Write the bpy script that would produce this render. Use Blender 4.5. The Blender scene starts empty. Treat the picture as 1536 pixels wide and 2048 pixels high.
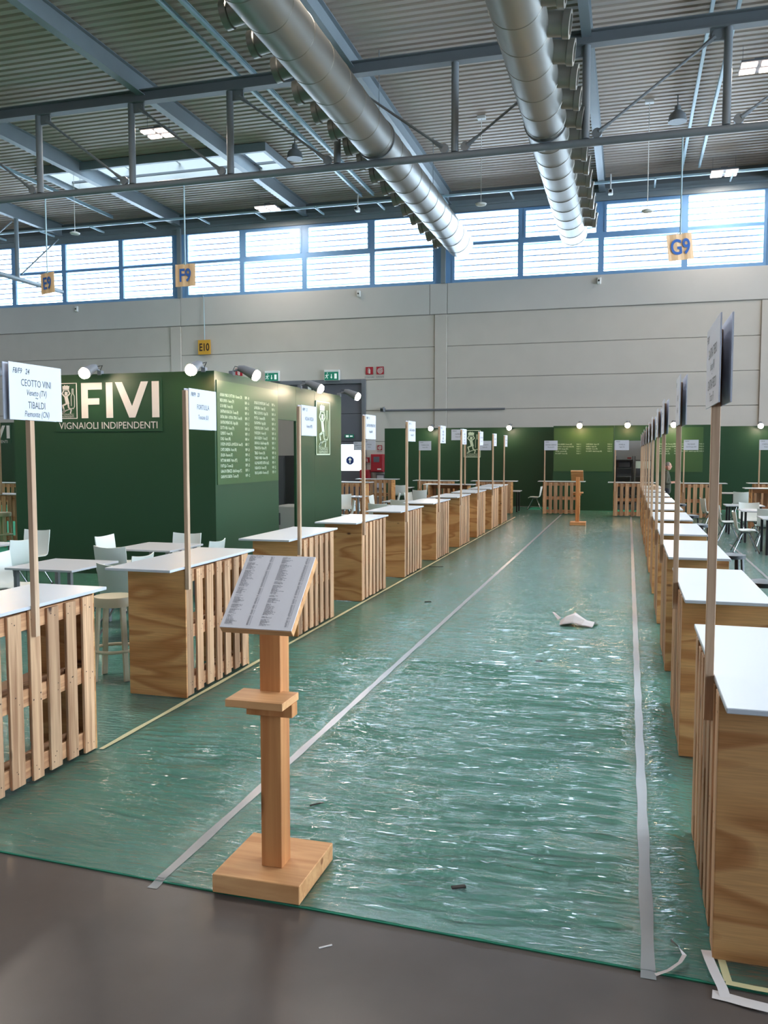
import bpy, bmesh, math, random
import numpy as np
from mathutils import Vector, Matrix
random.seed(7)
PI = math.pi
SC = bpy.context.scene
COL = SC.collection

# ------------------------------------------------------------------ camera
cam_d = bpy.data.cameras.new('camera')
cam = bpy.data.objects.new('camera', cam_d)
COL.objects.link(cam)
F_PX = 1700.0
cam_d.sensor_fit = 'VERTICAL'
cam_d.sensor_height = 24.0
cam_d.lens = F_PX / 2048.0 * 24.0
cam_d.clip_end = 300
pitch = math.atan2(117.0, F_PX)
d = Vector((1257 - 768, 907 - 1024, F_PX)).normalized()      # the aisle direction seen by the lens
upc = Vector((0, -math.cos(pitch), -math.sin(pitch)))
xc = d.cross(upc)
M = Matrix((xc, d, upc))                                     # lens axes -> world axes
right = M @ Vector((1, 0, 0)); up = M @ Vector((0, -1, 0)); back = M @ Vector((0, 0, -1))
cam.matrix_world = Matrix(((right.x, up.x, back.x, 0), (right.y, up.y, back.y, 0), (right.z, up.z, back.z, 2.05), (0, 0, 0, 1)))
SC.camera = cam

# ------------------------------------------------------------------ world, exposure
SKY = 4.8
w = bpy.data.worlds.new('sky'); SC.world = w; w.use_nodes = True
bg = w.node_tree.nodes['Background']
bg.inputs[0].default_value = (0.70, 0.86, 1.0, 1); bg.inputs[1].default_value = SKY
SC.view_settings.view_transform = 'Standard'
SC.view_settings.look = 'None'
SC.view_settings.gamma = 1.0
SC.view_settings.use_curve_mapping = False
SC.view_settings.exposure = 1.7
cy = SC.cycles
cy.use_denoising = True
cy.max_bounces = 8; cy.diffuse_bounces = 4; cy.glossy_bounces = 4; cy.transparent_max_bounces = 12
cy.sample_clamp_indirect = 4.0
cy.caustics_reflective = False; cy.caustics_refractive = False
LAMP_W = 66.0
SPOT_W = 5.0

# ------------------------------------------------------------------ mesh helpers
class MB:
    def __init__(s): s.v = []; s.f = []; s.sm = []
    def add(s, vs, fs, smooth=False):
        b = len(s.v); s.v += [tuple(p) for p in vs]
        for f in fs: s.f.append(tuple(b + i for i in f)); s.sm.append(smooth)
        return s
    def box(s, x0, x1, y0, y1, z0, z1):
        return s.add([(x0,y0,z0),(x1,y0,z0),(x1,y1,z0),(x0,y1,z0),(x0,y0,z1),(x1,y0,z1),(x1,y1,z1),(x0,y1,z1)],
                     [(3,2,1,0),(4,5,6,7),(0,1,5,4),(1,2,6,5),(2,3,7,6),(3,0,4,7)])
    def bar(s, a, b, w, h, up=(0,0,1)):
        a = Vector(a); b = Vector(b); t = (b - a).normalized(); u = Vector(up)
        if abs(t.dot(u)) > 0.99: u = Vector((0,1,0))
        sd = t.cross(u).normalized() * (w/2); n = sd.cross(t).normalized() * (h/2)
        vs = [a-sd-n, a+sd-n, a+sd+n, a-sd+n, b-sd-n, b+sd-n, b+sd+n, b-sd+n]
        return s.add(vs, [(3,2,1,0),(4,5,6,7),(0,1,5,4),(1,2,6,5),(2,3,7,6),(3,0,4,7)])
    def tube(s, pts, r, n=10, cap=True, closed=False):
        pts = [Vector(p) for p in pts]; N = len(pts)
        rs = r if isinstance(r, (list, tuple)) else [r]*N
        vs = []; ref = None
        for i, p in enumerate(pts):
            if closed: t = pts[(i+1) % N] - pts[i-1]
            else: t = pts[min(i+1, N-1)] - pts[max(i-1, 0)]
            t.normalize()
            if ref is None or abs(ref.dot(t)) > .98:
                ref = Vector((0,0,1)) if abs(t.z) < .9 else Vector((1,0,0))
            u = (ref - t*ref.dot(t)).normalized(); v = t.cross(u)
            ref = u
            for k in range(n):
                a = 2*PI*k/n; vs.append(p + u*(math.cos(a)*rs[i]) + v*(math.sin(a)*rs[i]))
        fs = []
        for i in range(N if closed else N-1):
            j = (i+1) % N
            for k in range(n):
                l = (k+1) % n; fs.append((i*n+k, i*n+l, j*n+l, j*n+k))
        if cap and not closed:
            fs.append(tuple(range(n-1, -1, -1))); fs.append(tuple((N-1)*n + k for k in range(n)))
        return s.add(vs, fs, True)
    def lathe(s, prof, n=20, c=(0,0,0), axis='z'):
        vs = []
        for r, h in prof:
            for k in range(n):
                a = 2*PI*k/n; p = (r*math.cos(a), r*math.sin(a), h)
                if axis == 'x': p = (h, r*math.cos(a), r*math.sin(a))
                if axis == 'y': p = (r*math.sin(a), h, r*math.cos(a))
                vs.append((c[0]+p[0], c[1]+p[1], c[2]+p[2]))
        fs = []
        for i in range(len(prof)-1):
            for k in range(n):
                l = (k+1) % n; fs.append((i*n+k, i*n+l, (i+1)*n+l, (i+1)*n+k))
        fs.append(tuple(range(n-1, -1, -1))); fs.append(tuple((len(prof)-1)*n+k for k in range(n)))
        return s.add(vs, fs, True)
    def prism(s, poly, f, t):
        """poly: 2-D outline (counter-clockwise); f(u,v,w) -> 3-D point; extruded w from 0 to t"""
        n = len(poly)
        vs = [f(u, v, 0) for u, v in poly] + [f(u, v, t) for u, v in poly]
        fs = [tuple(range(n-1, -1, -1)), tuple(range(n, 2*n))] + [(i, (i+1) % n, n+(i+1) % n, n+i) for i in range(n)]
        return s.add(vs, fs)
    def mesh(s, name, mat=None, bevel=0.0):
        m = bpy.data.meshes.new(name); m.from_pydata(s.v, [], s.f)
        m.polygons.foreach_set('use_smooth', s.sm)
        if mat: m.materials.append(mat)
        if bevel or any(s.sm):
            b = bmesh.new(); b.from_mesh(m)
            bmesh.ops.recalc_face_normals(b, faces=b.faces)
            if any(s.sm):
                for e in b.edges:
                    if len(e.link_faces) == 2 and e.calc_face_angle(0) > 0.7: e.smooth = False
            if bevel: bmesh.ops.bevel(b, geom=list(b.edges), offset=bevel, segments=1, affect='EDGES')
            b.to_mesh(m); b.free()
        m.update()
        return m
    def obj(s, name, mat, parent=None, bevel=0.0):
        return put(name, s.mesh(name, mat, bevel), parent)

def put(name, mesh, parent=None, loc=None):
    o = bpy.data.objects.new(name, mesh); COL.objects.link(o)
    if parent is not None: o.parent = parent
    if loc is not None: o.location = loc
    return o
def tag(o, label=None, cat=None, group=None, kind=None):
    if label: o['label'] = label
    if cat: o['category'] = cat
    if group: o['group'] = group
    if kind: o['kind'] = kind
    return o
def thing(name, label=None, cat=None, loc=(0,0,0), rz=0.0, group=None, kind=None):
    o = bpy.data.objects.new(name, None); COL.objects.link(o)
    o.location = loc; o.rotation_euler = (0, 0, rz); o.empty_display_size = .2
    return tag(o, label, cat, group, kind)
def clone(src, name, parent=None):
    c = src.copy(); COL.objects.link(c); c.name = name
    if parent is not None: c.parent = parent
    return c
def copy_tree(o, parent=None):
    c = o.copy(); COL.objects.link(c)
    if parent is not None: c.parent = parent
    for ch in list(o.children): copy_tree(ch, c)
    return c

FONT_SC = {}
def text_mesh(text, size, mat, matrix, align='LEFT', res=2, xs=1.0, shear=0.0, spacing=1.0, line=1.0, bold=0.0):
    cu = bpy.data.curves.new('lettering', 'FONT')
    cu.body = text; cu.size = size; cu.align_x = align; cu.resolution_u = res; cu.shear = shear
    cu.space_line = line; cu.space_character = spacing; cu.fill_mode = 'FRONT'; cu.offset = bold*size
    o = bpy.data.objects.new('lettering', cu)
    m = bpy.data.meshes.new_from_object(o)
    bpy.data.objects.remove(o); bpy.data.curves.remove(cu)
    m.transform(matrix @ Matrix.Diagonal((xs, 1, 1, 1)))
    m.materials.clear(); m.materials.append(mat); m.name = 'lettering'
    return m
def face_front(x, y, z):      # text plane facing local -y
    return Matrix.Translation((x, y, z)) @ Matrix.Rotation(PI/2, 4, 'X')
def face_back(x, y, z):
    return Matrix.Translation((x, y, z)) @ Matrix.Rotation(PI, 4, 'Z') @ Matrix.Rotation(PI/2, 4, 'X')
def face_px(x, y, z):         # text plane facing +x, running towards +y
    return Matrix.Translation((x, y, z)) @ Matrix.Rotation(PI/2, 4, 'Z') @ Matrix.Rotation(PI/2, 4, 'X')
def join_meshes(ms, name):
    b = bmesh.new(); mat = ms[0].materials[0]
    for m in ms: b.from_mesh(m); bpy.data.meshes.remove(m)
    m = bpy.data.meshes.new(name); b.to_mesh(m); b.free(); m.materials.append(mat)
    return m

# ------------------------------------------------------------------ materials
def lin(r, g, b):
    f = lambda c: c/12.92 if c <= .04045 else ((c+.055)/1.055)**2.4
    return (f(r/255), f(g/255), f(b/255), 1)
MATS = {}
def new_mat(name):
    m = bpy.data.materials.new(name); m.use_nodes = True
    MATS[name] = m
    return m, m.node_tree, m.node_tree.nodes['Principled BSDF']
def plain(name, rgb, rough=.5, metal=0.0, emit=None, estr=0.0, var=0.06, vscale=3.0, bump=0.0, spec=.5):
    m, nt, p = new_mat(name)
    c = lin(*rgb)
    p.inputs['Roughness'].default_value = rough; p.inputs['Metallic'].default_value = metal
    p.inputs['Specular IOR Level'].default_value = spec
    tc = nt.nodes.new('ShaderNodeTexCoord'); nz = nt.nodes.new('ShaderNodeTexNoise')
    nz.inputs['Scale'].default_value = vscale; nz.inputs['Detail'].default_value = 5
    nt.links.new(tc.outputs['Object'], nz.inputs['Vector'])
    mx = nt.nodes.new('ShaderNodeMix'); mx.data_type = 'RGBA'
    mx.inputs[6].default_value = tuple(x*(1-var) for x in c[:3]) + (1,)
    mx.inputs[7].default_value = tuple(min(1, x*(1+var)) for x in c[:3]) + (1,)
    nt.links.new(nz.outputs[0], mx.inputs[0]); nt.links.new(mx.outputs[2], p.inputs['Base Color'])
    if emit: p.inputs['Emission Color'].default_value = lin(*emit); p.inputs['Emission Strength'].default_value = estr
    if bump:
        bp = nt.nodes.new('ShaderNodeBump'); bp.inputs['Strength'].default_value = bump; bp.inputs['Distance'].default_value = .002
        n2 = nt.nodes.new('ShaderNodeTexNoise'); n2.inputs['Scale'].default_value = vscale*30
        nt.links.new(tc.outputs['Object'], n2.inputs['Vector']); nt.links.new(n2.outputs[0], bp.inputs['Height'])
        nt.links.new(bp.outputs[0], p.inputs['Normal'])
    return m
def rand_vec(nt, amount=7.0):
    oi = nt.nodes.new('ShaderNodeObjectInfo'); tc = nt.nodes.new('ShaderNodeTexCoord')
    ml = nt.nodes.new('ShaderNodeVectorMath'); ml.operation = 'SCALE'
    cb = nt.nodes.new('ShaderNodeCombineXYZ')
    for i in range(3): nt.links.new(oi.outputs['Random'], cb.inputs[i])
    nt.links.new(cb.outputs[0], ml.inputs[0]); ml.inputs['Scale'].default_value = amount
    ad = nt.nodes.new('ShaderNodeVectorMath'); ad.operation = 'ADD'
    nt.links.new(tc.outputs['Object'], ad.inputs[0]); nt.links.new(ml.outputs[0], ad.inputs[1])
    return oi, ad
def wood(name, a, b, scale, knots=True, rough=.65, vary=.3, kcol=(70,40,22), kscale=3.2):
    """scale: noise frequency per axis (low along the grain)"""
    m, nt, p = new_mat(name); L = nt.links.new
    oi, ad = rand_vec(nt)
    mp = nt.nodes.new('ShaderNodeMapping'); mp.inputs['Scale'].default_value = scale
    L(ad.outputs[0], mp.inputs['Vector'])
    nz = nt.nodes.new('ShaderNodeTexNoise'); nz.inputs['Scale'].default_value = 1; nz.inputs['Detail'].default_value = 6; nz.inputs['Distortion'].default_value = .6
    L(mp.outputs[0], nz.inputs['Vector'])
    rp = nt.nodes.new('ShaderNodeValToRGB'); rp.color_ramp.elements[0].position = .3; rp.color_ramp.elements[1].position = .68
    rp.color_ramp.elements[0].color = lin(*a); rp.color_ramp.elements[1].color = lin(*b)
    L(nz.outputs[0], rp.inputs[0])
    col = rp.outputs[0]
    if knots:
        m2 = nt.nodes.new('ShaderNodeMapping'); g = [1.0 if s > 5 else .45 for s in scale]; m2.inputs['Scale'].default_value = g
        L(ad.outputs[0], m2.inputs['Vector'])
        vo = nt.nodes.new('ShaderNodeTexVoronoi'); vo.inputs['Scale'].default_value = kscale
        L(m2.outputs[0], vo.inputs['Vector'])
        kr = nt.nodes.new('ShaderNodeValToRGB'); kr.color_ramp.elements[0].position = .045; kr.color_ramp.elements[1].position = .085
        kr.color_ramp.elements[0].color = (1,1,1,1); kr.color_ramp.elements[1].color = (0,0,0,1)
        L(vo.outputs['Distance'], kr.inputs[0])
        mk = nt.nodes.new('ShaderNodeMix'); mk.data_type = 'RGBA'; mk.inputs[7].default_value = lin(*kcol)
        L(kr.outputs[0], mk.inputs[0]); L(col, mk.inputs[6]); col = mk.outputs[2]
    hs = nt.nodes.new('ShaderNodeHueSaturation')
    mr = nt.nodes.new('ShaderNodeMapRange'); mr.inputs[3].default_value = 1 - vary; mr.inputs[4].default_value = 1 + vary*.55
    L(oi.outputs['Random'], mr.inputs[0]); L(mr.outputs[0], hs.inputs['Value']); L(col, hs.inputs['Color'])
    L(hs.outputs[0], p.inputs['Base Color']); p.inputs['Roughness'].default_value = rough
    bp = nt.nodes.new('ShaderNodeBump'); bp.inputs['Strength'].default_value = .25; bp.inputs['Distance'].default_value = .003
    L(nz.outputs[0], bp.inputs['Height']); L(bp.outputs[0], p.inputs['Normal'])
    return m
def plywood(name):
    m, nt, p = new_mat(name); L = nt.links.new
    oi, ad = rand_vec(nt)
    mp = nt.nodes.new('ShaderNodeMapping'); mp.inputs['Scale'].default_value = (1, .62, 3.2); L(ad.outputs[0], mp.inputs['Vector'])
    nz = nt.nodes.new('ShaderNodeTexNoise'); nz.inputs['Scale'].default_value = 1; nz.inputs['Detail'].default_value = 1.6; nz.inputs['Distortion'].default_value = .5
    L(mp.outputs[0], nz.inputs['Vector'])
    m1 = nt.nodes.new('ShaderNodeMath'); m1.operation = 'MULTIPLY'; m1.inputs[1].default_value = 6.0
    L(nz.outputs[0], m1.inputs[0])
    fr = nt.nodes.new('ShaderNodeMath'); fr.operation = 'FRACT'; L(m1.outputs[0], fr.inputs[0])
    rp = nt.nodes.new('ShaderNodeValToRGB'); cr = rp.color_ramp
    cr.elements[0].position = 0; cr.elements[0].color = lin(210,156,100)
    cr.elements[1].position = 1; cr.elements[1].color = lin(206,151,95)
    e = cr.elements.new(.45); e.color = lin(206,149,92)
    e = cr.elements.new(.80); e.color = lin(174,114,62)
    e = cr.elements.new(.90); e.color = lin(182,122,70)
    L(fr.outputs[0], rp.inputs[0])
    # fine fibre
    m3 = nt.nodes.new('ShaderNodeMapping'); m3.inputs['Scale'].default_value = (3, 5, 130); L(ad.outputs[0], m3.inputs['Vector'])
    n3 = nt.nodes.new('ShaderNodeTexNoise'); n3.inputs['Scale'].default_value = 1; L(m3.outputs[0], n3.inputs['Vector'])
    mx = nt.nodes.new('ShaderNodeMix'); mx.data_type = 'RGBA'; mx.blend_type = 'MULTIPLY'; mx.inputs[0].default_value = .45
    L(rp.outputs[0], mx.inputs[6]); L(n3.outputs[0], mx.inputs[7])
    hs0 = nt.nodes.new('ShaderNodeHueSaturation'); hs0.inputs['Value'].default_value = 1.25; L(mx.outputs[2], hs0.inputs['Color'])
    m2 = nt.nodes.new('ShaderNodeMapping'); m2.inputs['Scale'].default_value = (1, .8, 1.5); L(ad.outputs[0], m2.inputs['Vector'])
    vo = nt.nodes.new('ShaderNodeTexVoronoi'); vo.inputs['Scale'].default_value = 3.0; L(m2.outputs[0], vo.inputs['Vector'])
    kr = nt.nodes.new('ShaderNodeValToRGB'); kr.color_ramp.elements[0].position = .05; kr.color_ramp.elements[1].position = .1
    kr.color_ramp.elements[0].color = (1,1,1,1); kr.color_ramp.elements[1].color = (0,0,0,1)
    L(vo.outputs['Distance'], kr.inputs[0])
    mk = nt.nodes.new('ShaderNodeMix'); mk.data_type = 'RGBA'; mk.inputs[7].default_value = lin(84,44,22)
    L(kr.outputs[0], mk.inputs[0]); L(hs0.outputs[0], mk.inputs[6])
    hs = nt.nodes.new('ShaderNodeHueSaturation')
    mr = nt.nodes.new('ShaderNodeMapRange'); mr.inputs[3].default_value = .82; mr.inputs[4].default_value = 1.1
    L(oi.outputs['Random'], mr.inputs[0]); L(mr.outputs[0], hs.inputs['Value']); L(mk.outputs[2], hs.inputs['Color'])
    L(hs.outputs[0], p.inputs['Base Color']); p.inputs['Roughness'].default_value = .55
    return m

PLY = plywood('plywood')
SLAT = wood('pallet board', (154,108,74), (214,170,130), (30, 30, 1.3), vary=.36)
CROSS = wood('pallet cross board', (152,100,66), (206,154,110), (1.6, 26, 26), vary=.25)
BLOCK = wood('pallet block', (140,98,62), (190,146,100), (6, 26, 6), knots=False, vary=.25)
POSTW = wood('planed batten', (176,138,110), (214,180,148), (30, 30, 1.3), vary=.12, kscale=2.4)
LARCH = wood('larch beam', (178,110,60), (206,142,86), (22, 22, 1.2), vary=.05, kcol=(110,62,30), kscale=2.0)
LARCHH = wood('larch slab', (198,138,86), (224,168,114), (2.0, 20, 20), vary=.04, kcol=(150,92,50), kscale=4.0)
LAMI = plain('white laminate', (198,199,204), .32, var=.01)
LAMIE = plain('white laminate edge', (196,198,204), .5, var=.02)
PAPER = plain('sign board white', (208,208,218), .6, var=.01)
INK = plain('grey print', (70,76,76), .7, var=.02)
INKD = plain('dark print', (72,66,76), .7, var=.02)
INKT = plain('faint print', (150,152,150), .7, var=.02)
GREEN = plain('green panel', (34,66,42), .42, var=.05, vscale=1.2)
GREENL = plain('light green list panel', (60,88,52), .38, var=.03, vscale=.8)
GREEND = plain('deep green panel', (34,70,46), .45, var=.05)
CREAM = plain('cream lettering', (222,212,206), .5, var=.02)
CREAML = plain('pale list lettering', (208,222,196), .5, var=.02)
CONC = plain('precast concrete', (204,197,188), .85, var=.05, vscale=1.4, bump=.2)
CONCB = plain('precast concrete upper band', (204,200,195), .85, var=.04, vscale=1.2, bump=.2)
JOINT = plain('joint grey', (150,145,139), .9)
STEEL = plain('painted steel blue grey', (136,146,152), .42, var=.08, vscale=2)
STEELD = plain('painted steel dark grey', (112,116,120), .45, var=.08, vscale=2)
FRAME = plain('window frame glow blue', (122,166,212), .4, var=.03)  # blue-grey frame paint made bluer: window bloom put into the colour
DUCT = plain('galvanised duct', (146,145,140), .43, metal=.85, var=.06, vscale=1.5)
DUCTS = plain('duct seam', (140,136,128), .4, metal=.8)
ROOF = plain('ribbed roof sheet', (190,174,160), .55, var=.05, vscale=.6, spec=.4)
WHITE = plain('white paint', (225,225,222), .5, var=.02)
RAILM = plain('light steel rail', (170,196,206), .4, var=.03)
GREY = plain('grey paint', (112,114,120), .5, var=.04)
LGREY = plain('light grey wall', (176,178,180), .6, var=.03)
DGREY = plain('dark grey door', (98,98,106), .5, var=.03)
BLACK = plain('black metal', (24,24,26), .4, var=.03)
CHROME = plain('chrome', (150,152,154), .2, metal=1.0, var=.01)
SHELL = plain('white chair shell', (222,224,218), .38, var=.01)
STOOLM = plain('cream lacquer', (206,192,160), .32, var=.03)
LEGG = plain('grey metal leg', (126,128,132), .4, metal=.3)
RED = plain('signal red', (168,28,44), .45, var=.03)
SGREEN = plain('exit green', (16,112,88), .4, emit=(16,122,96), estr=.10)
SWHITE = plain('sign white', (240,244,240), .5, emit=(240,248,240), estr=.10)
YELLOW = plain('yellow sign', (222,168,60), .5, var=.02)
ORANGE = plain('pale orange sign', (240,196,150), .55, var=.02)
SBLUE = plain('sign blue', (40,96,176), .5, var=.02)
SBROWN = plain('sign dark brown', (62,40,36), .5)
ARROWB = plain('arrow blue', (48,72,140), .5)
TAPE = plain('packing tape', (150,150,148), .28, var=.06, vscale=8)
TAPEY = plain('cream tape', (206,196,150), .6, var=.05, vscale=8)
SCRAP = plain('scrap paper', (214,204,200), .7, var=.05, vscale=9)
NAIL = plain('nail hole', (62,42,30), .8)
STICK = plain('dark scrap', (54,48,42), .8)
BULB = plain('lamp bulb', (255,220,180), .3, emit=(255,206,140), estr=60.0)
BULBW = plain('lamp bulb neutral', (255,236,214), .3, emit=(255,226,190), estr=60.0)
LEDM = plain('led tile', (255,240,230), .3, emit=(255,232,220), estr=1.5)
FRLIGHT = plain('fridge light', (255,255,240), .3, emit=(240,250,220), estr=1.0)
OLIVE = plain('olive shirt cloth', (78,76,62), .9, var=.15, vscale=6)
TROUS = plain('black trouser cloth', (28,28,34), .9, var=.1, vscale=6)
SKIN = plain('skin', (206,150,128), .55, var=.04, vscale=6)
HAIR = plain('short grey hair', (120,112,106), .8, var=.1, vscale=20)
BAGM = plain('beige paper bag', (190,160,130), .8, var=.08, vscale=8)

def glass_mat(name, tint=(1,1,1), gloss=.05):
    m = bpy.data.materials.new(name); m.use_nodes = True; nt = m.node_tree; nt.nodes.clear()
    o = nt.nodes.new('ShaderNodeOutputMaterial'); mx = nt.nodes.new('ShaderNodeMixShader')
    t = nt.nodes.new('ShaderNodeBsdfTransparent'); g = nt.nodes.new('ShaderNodeBsdfGlossy'); fr = nt.nodes.new('ShaderNodeFresnel')
    t.inputs[0].default_value = tint + (1,); g.inputs['Roughness'].default_value = gloss; fr.inputs[0].default_value = 1.45
    nt.links.new(fr.outputs[0], mx.inputs[0]); nt.links.new(t.outputs[0], mx.inputs[1]); nt.links.new(g.outputs[0], mx.inputs[2])
    nt.links.new(mx.outputs[0], o.inputs[0]); MATS[name] = m
    return m
GLASS = glass_mat('window glass', (.96,.98,1.0))

def carpet_mat():
    m, nt, p = new_mat('green carpet'); L = nt.links.new
    tc = nt.nodes.new('ShaderNodeTexCoord')
    n1 = nt.nodes.new('ShaderNodeTexNoise'); n1.inputs['Scale'].default_value = .9; n1.inputs['Detail'].default_value = 6
    n2 = nt.nodes.new('ShaderNodeTexNoise'); n2.inputs['Scale'].default_value = 260; n2.inputs['Detail'].default_value = 2
    L(tc.outputs['Object'], n1.inputs['Vector']); L(tc.outputs['Object'], n2.inputs['Vector'])
    r = nt.nodes.new('ShaderNodeValToRGB'); r.color_ramp.elements[0].color = lin(68,168,132); r.color_ramp.elements[1].color = lin(90,186,152)
    L(n1.outputs[0], r.inputs[0])
    mx = nt.nodes.new('ShaderNodeMix'); mx.data_type = 'RGBA'; mx.blend_type = 'MULTIPLY'; mx.inputs[0].default_value = .35
    L(r.outputs[0], mx.inputs[6]); L(n2.outputs[0], mx.inputs[7]); L(mx.outputs[2], p.inputs['Base Color'])
    p.inputs['Roughness'].default_value = .95; p.inputs['Specular IOR Level'].default_value = .1
    return m
CARPET = carpet_mat()

def film_mat():
    m = bpy.data.materials.new('clear plastic film'); m.use_nodes = True; nt = m.node_tree; nt.nodes.clear(); L = nt.links.new
    out = nt.nodes.new('ShaderNodeOutputMaterial')
    tc = nt.nodes.new('ShaderNodeTexCoord')
    mp = nt.nodes.new('ShaderNodeMapping'); mp.inputs['Scale'].default_value = (5.5, 26, 1); L(tc.outputs['Object'], mp.inputs['Vector'])
    n1 = nt.nodes.new('ShaderNodeTexNoise'); n1.inputs['Scale'].default_value = 1; n1.inputs['Detail'].default_value = 5; n1.inputs['Distortion'].default_value = 1.2
    L(mp.outputs[0], n1.inputs['Vector'])
    bp = nt.nodes.new('ShaderNodeBump'); bp.inputs['Strength'].default_value = .8; bp.inputs['Distance'].default_value = .022
    L(n1.outputs[0], bp.inputs['Height'])
    gl = nt.nodes.new('ShaderNodeBsdfGlossy'); gl.inputs['Roughness'].default_value = .11; L(bp.outputs[0], gl.inputs['Normal'])
    gl.inputs['Color'].default_value = (1, 1, 1, 1)
    tr = nt.nodes.new('ShaderNodeBsdfTransparent'); tr.inputs[0].default_value = (.97, .98, .98, 1)
    df = nt.nodes.new('ShaderNodeBsdfDiffuse'); df.inputs[0].default_value = (.62, .92, .86, 1); L(bp.outputs[0], df.inputs['Normal'])
    fr = nt.nodes.new('ShaderNodeFresnel'); fr.inputs[0].default_value = 1.66; L(bp.outputs[0], fr.inputs['Normal'])
    m1 = nt.nodes.new('ShaderNodeMixShader'); m1.inputs[0].default_value = .10; L(tr.outputs[0], m1.inputs[1]); L(df.outputs[0], m1.inputs[2])
    m2 = nt.nodes.new('ShaderNodeMixShader'); L(fr.outputs[0], m2.inputs[0]); L(m1.outputs[0], m2.inputs[1]); L(gl.outputs[0], m2.inputs[2])
    L(m2.outputs[0], out.inputs[0]); MATS[m.name] = m
    return m
FILM = film_mat()

def floor_mat():
    m, nt, p = new_mat('dark resin floor'); L = nt.links.new
    tc = nt.nodes.new('ShaderNodeTexCoord')
    n1 = nt.nodes.new('ShaderNodeTexNoise'); n1.inputs['Scale'].default_value = 1.3; n1.inputs['Detail'].default_value = 8
    L(tc.outputs['Object'], n1.inputs['Vector'])
    r = nt.nodes.new('ShaderNodeValToRGB'); r.color_ramp.elements[0].position = .3; r.color_ramp.elements[1].position = .7
    r.color_ramp.elements[0].color = lin(86,77,72); r.color_ramp.elements[1].color = lin(98,89,84)
    L(n1.outputs[0], r.inputs[0])
    mp = nt.nodes.new('ShaderNodeMapping'); mp.inputs['Rotation'].default_value = (0,0,.5); mp.inputs['Scale'].default_value = (60, 1.2, 1)
    L(tc.outputs['Object'], mp.inputs['Vector'])
    n2 = nt.nodes.new('ShaderNodeTexNoise'); n2.inputs['Scale'].default_value = 1; n2.inputs['Detail'].default_value = 2; L(mp.outputs[0], n2.inputs['Vector'])
    r2 = nt.nodes.new('ShaderNodeValToRGB'); r2.color_ramp.elements[0].position = .72; r2.color_ramp.elements[1].position = .8
    L(n2.outputs[0], r2.inputs[0])
    mx = nt.nodes.new('ShaderNodeMix'); mx.data_type = 'RGBA'; mx.inputs[7].default_value = lin(112,104,98)
    ml = nt.nodes.new('ShaderNodeMath'); ml.operation = 'MULTIPLY'; ml.inputs[1].default_value = .0; L(r2.outputs[0], ml.inputs[0])
    L(ml.outputs[0], mx.inputs[0]); L(r.outputs[0], mx.inputs[6]); L(mx.outputs[2], p.inputs['Base Color'])
    mr = nt.nodes.new('ShaderNodeMapRange'); mr.inputs[3].default_value = .27; mr.inputs[4].default_value = .27
    L(n1.outputs[0], mr.inputs[0]); L(mr.outputs[0], p.inputs['Roughness']); p.inputs['Specular IOR Level'].default_value = .28
    return m
FLOORM = floor_mat()

# ------------------------------------------------------------------ the hall
XL, XR, YB, YW, ZR = -36.0, 29.0, -24.0, 38.0, 13.75
MB().box(XL, XR, YB, YW + .4, -.12, -.006).obj('floor', FLOORM)['kind'] = 'structure'

# skylights: openings in the roof (x0, x1, y0, y1)
OPEN = [(-23.2, -13.45, 30.3, 32.8)]
for xc0 in (-5.0, 8.4, 21.0):
    for yc in (8.0,):
        OPEN.append((xc0 - 4.4, xc0 + 4.4, yc - 1.2, yc + 1.2))
OPEN.append((12.5, 21.5, 29.8, 33.0))
xs = sorted(set([XL, XR] + [o[0] for o in OPEN] + [o[1] for o in OPEN]))
per = .30
rf = MB()
y = YB
def is_open(x, yy): return any(o[0] - .01 < x < o[1] + .01 and o[2] < yy < o[3] for o in OPEN)
prof = []
k = 0
while y < YW + .3:
    prof += [(y, ZR), (y + .075, ZR), (y + .105, ZR - .06), (y + .27, ZR - .06)]
    y += per
for (ya, za), (yb, zb) in zip(prof[:-1], prof[1:]):
    x0 = None
    for a, b in zip(xs[:-1], xs[1:]):
        if is_open((a+b)/2, (ya+yb)/2):
            if x0 is not None: rf.add([(x0,ya,za),(a,ya,za),(a,yb,zb),(x0,yb,zb)], [(0,1,2,3)]); x0 = None
        elif x0 is None: x0 = a
    if x0 is not None: rf.add([(x0,ya,za),(XR,ya,za),(XR,yb,zb),(x0,yb,zb)], [(0,1,2,3)])
rf.obj('ceiling', ROOF)['kind'] = 'structure'

WN = [0]
def win_name():
    WN[0] += 1
    return 'window_%d' % WN[0]

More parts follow.
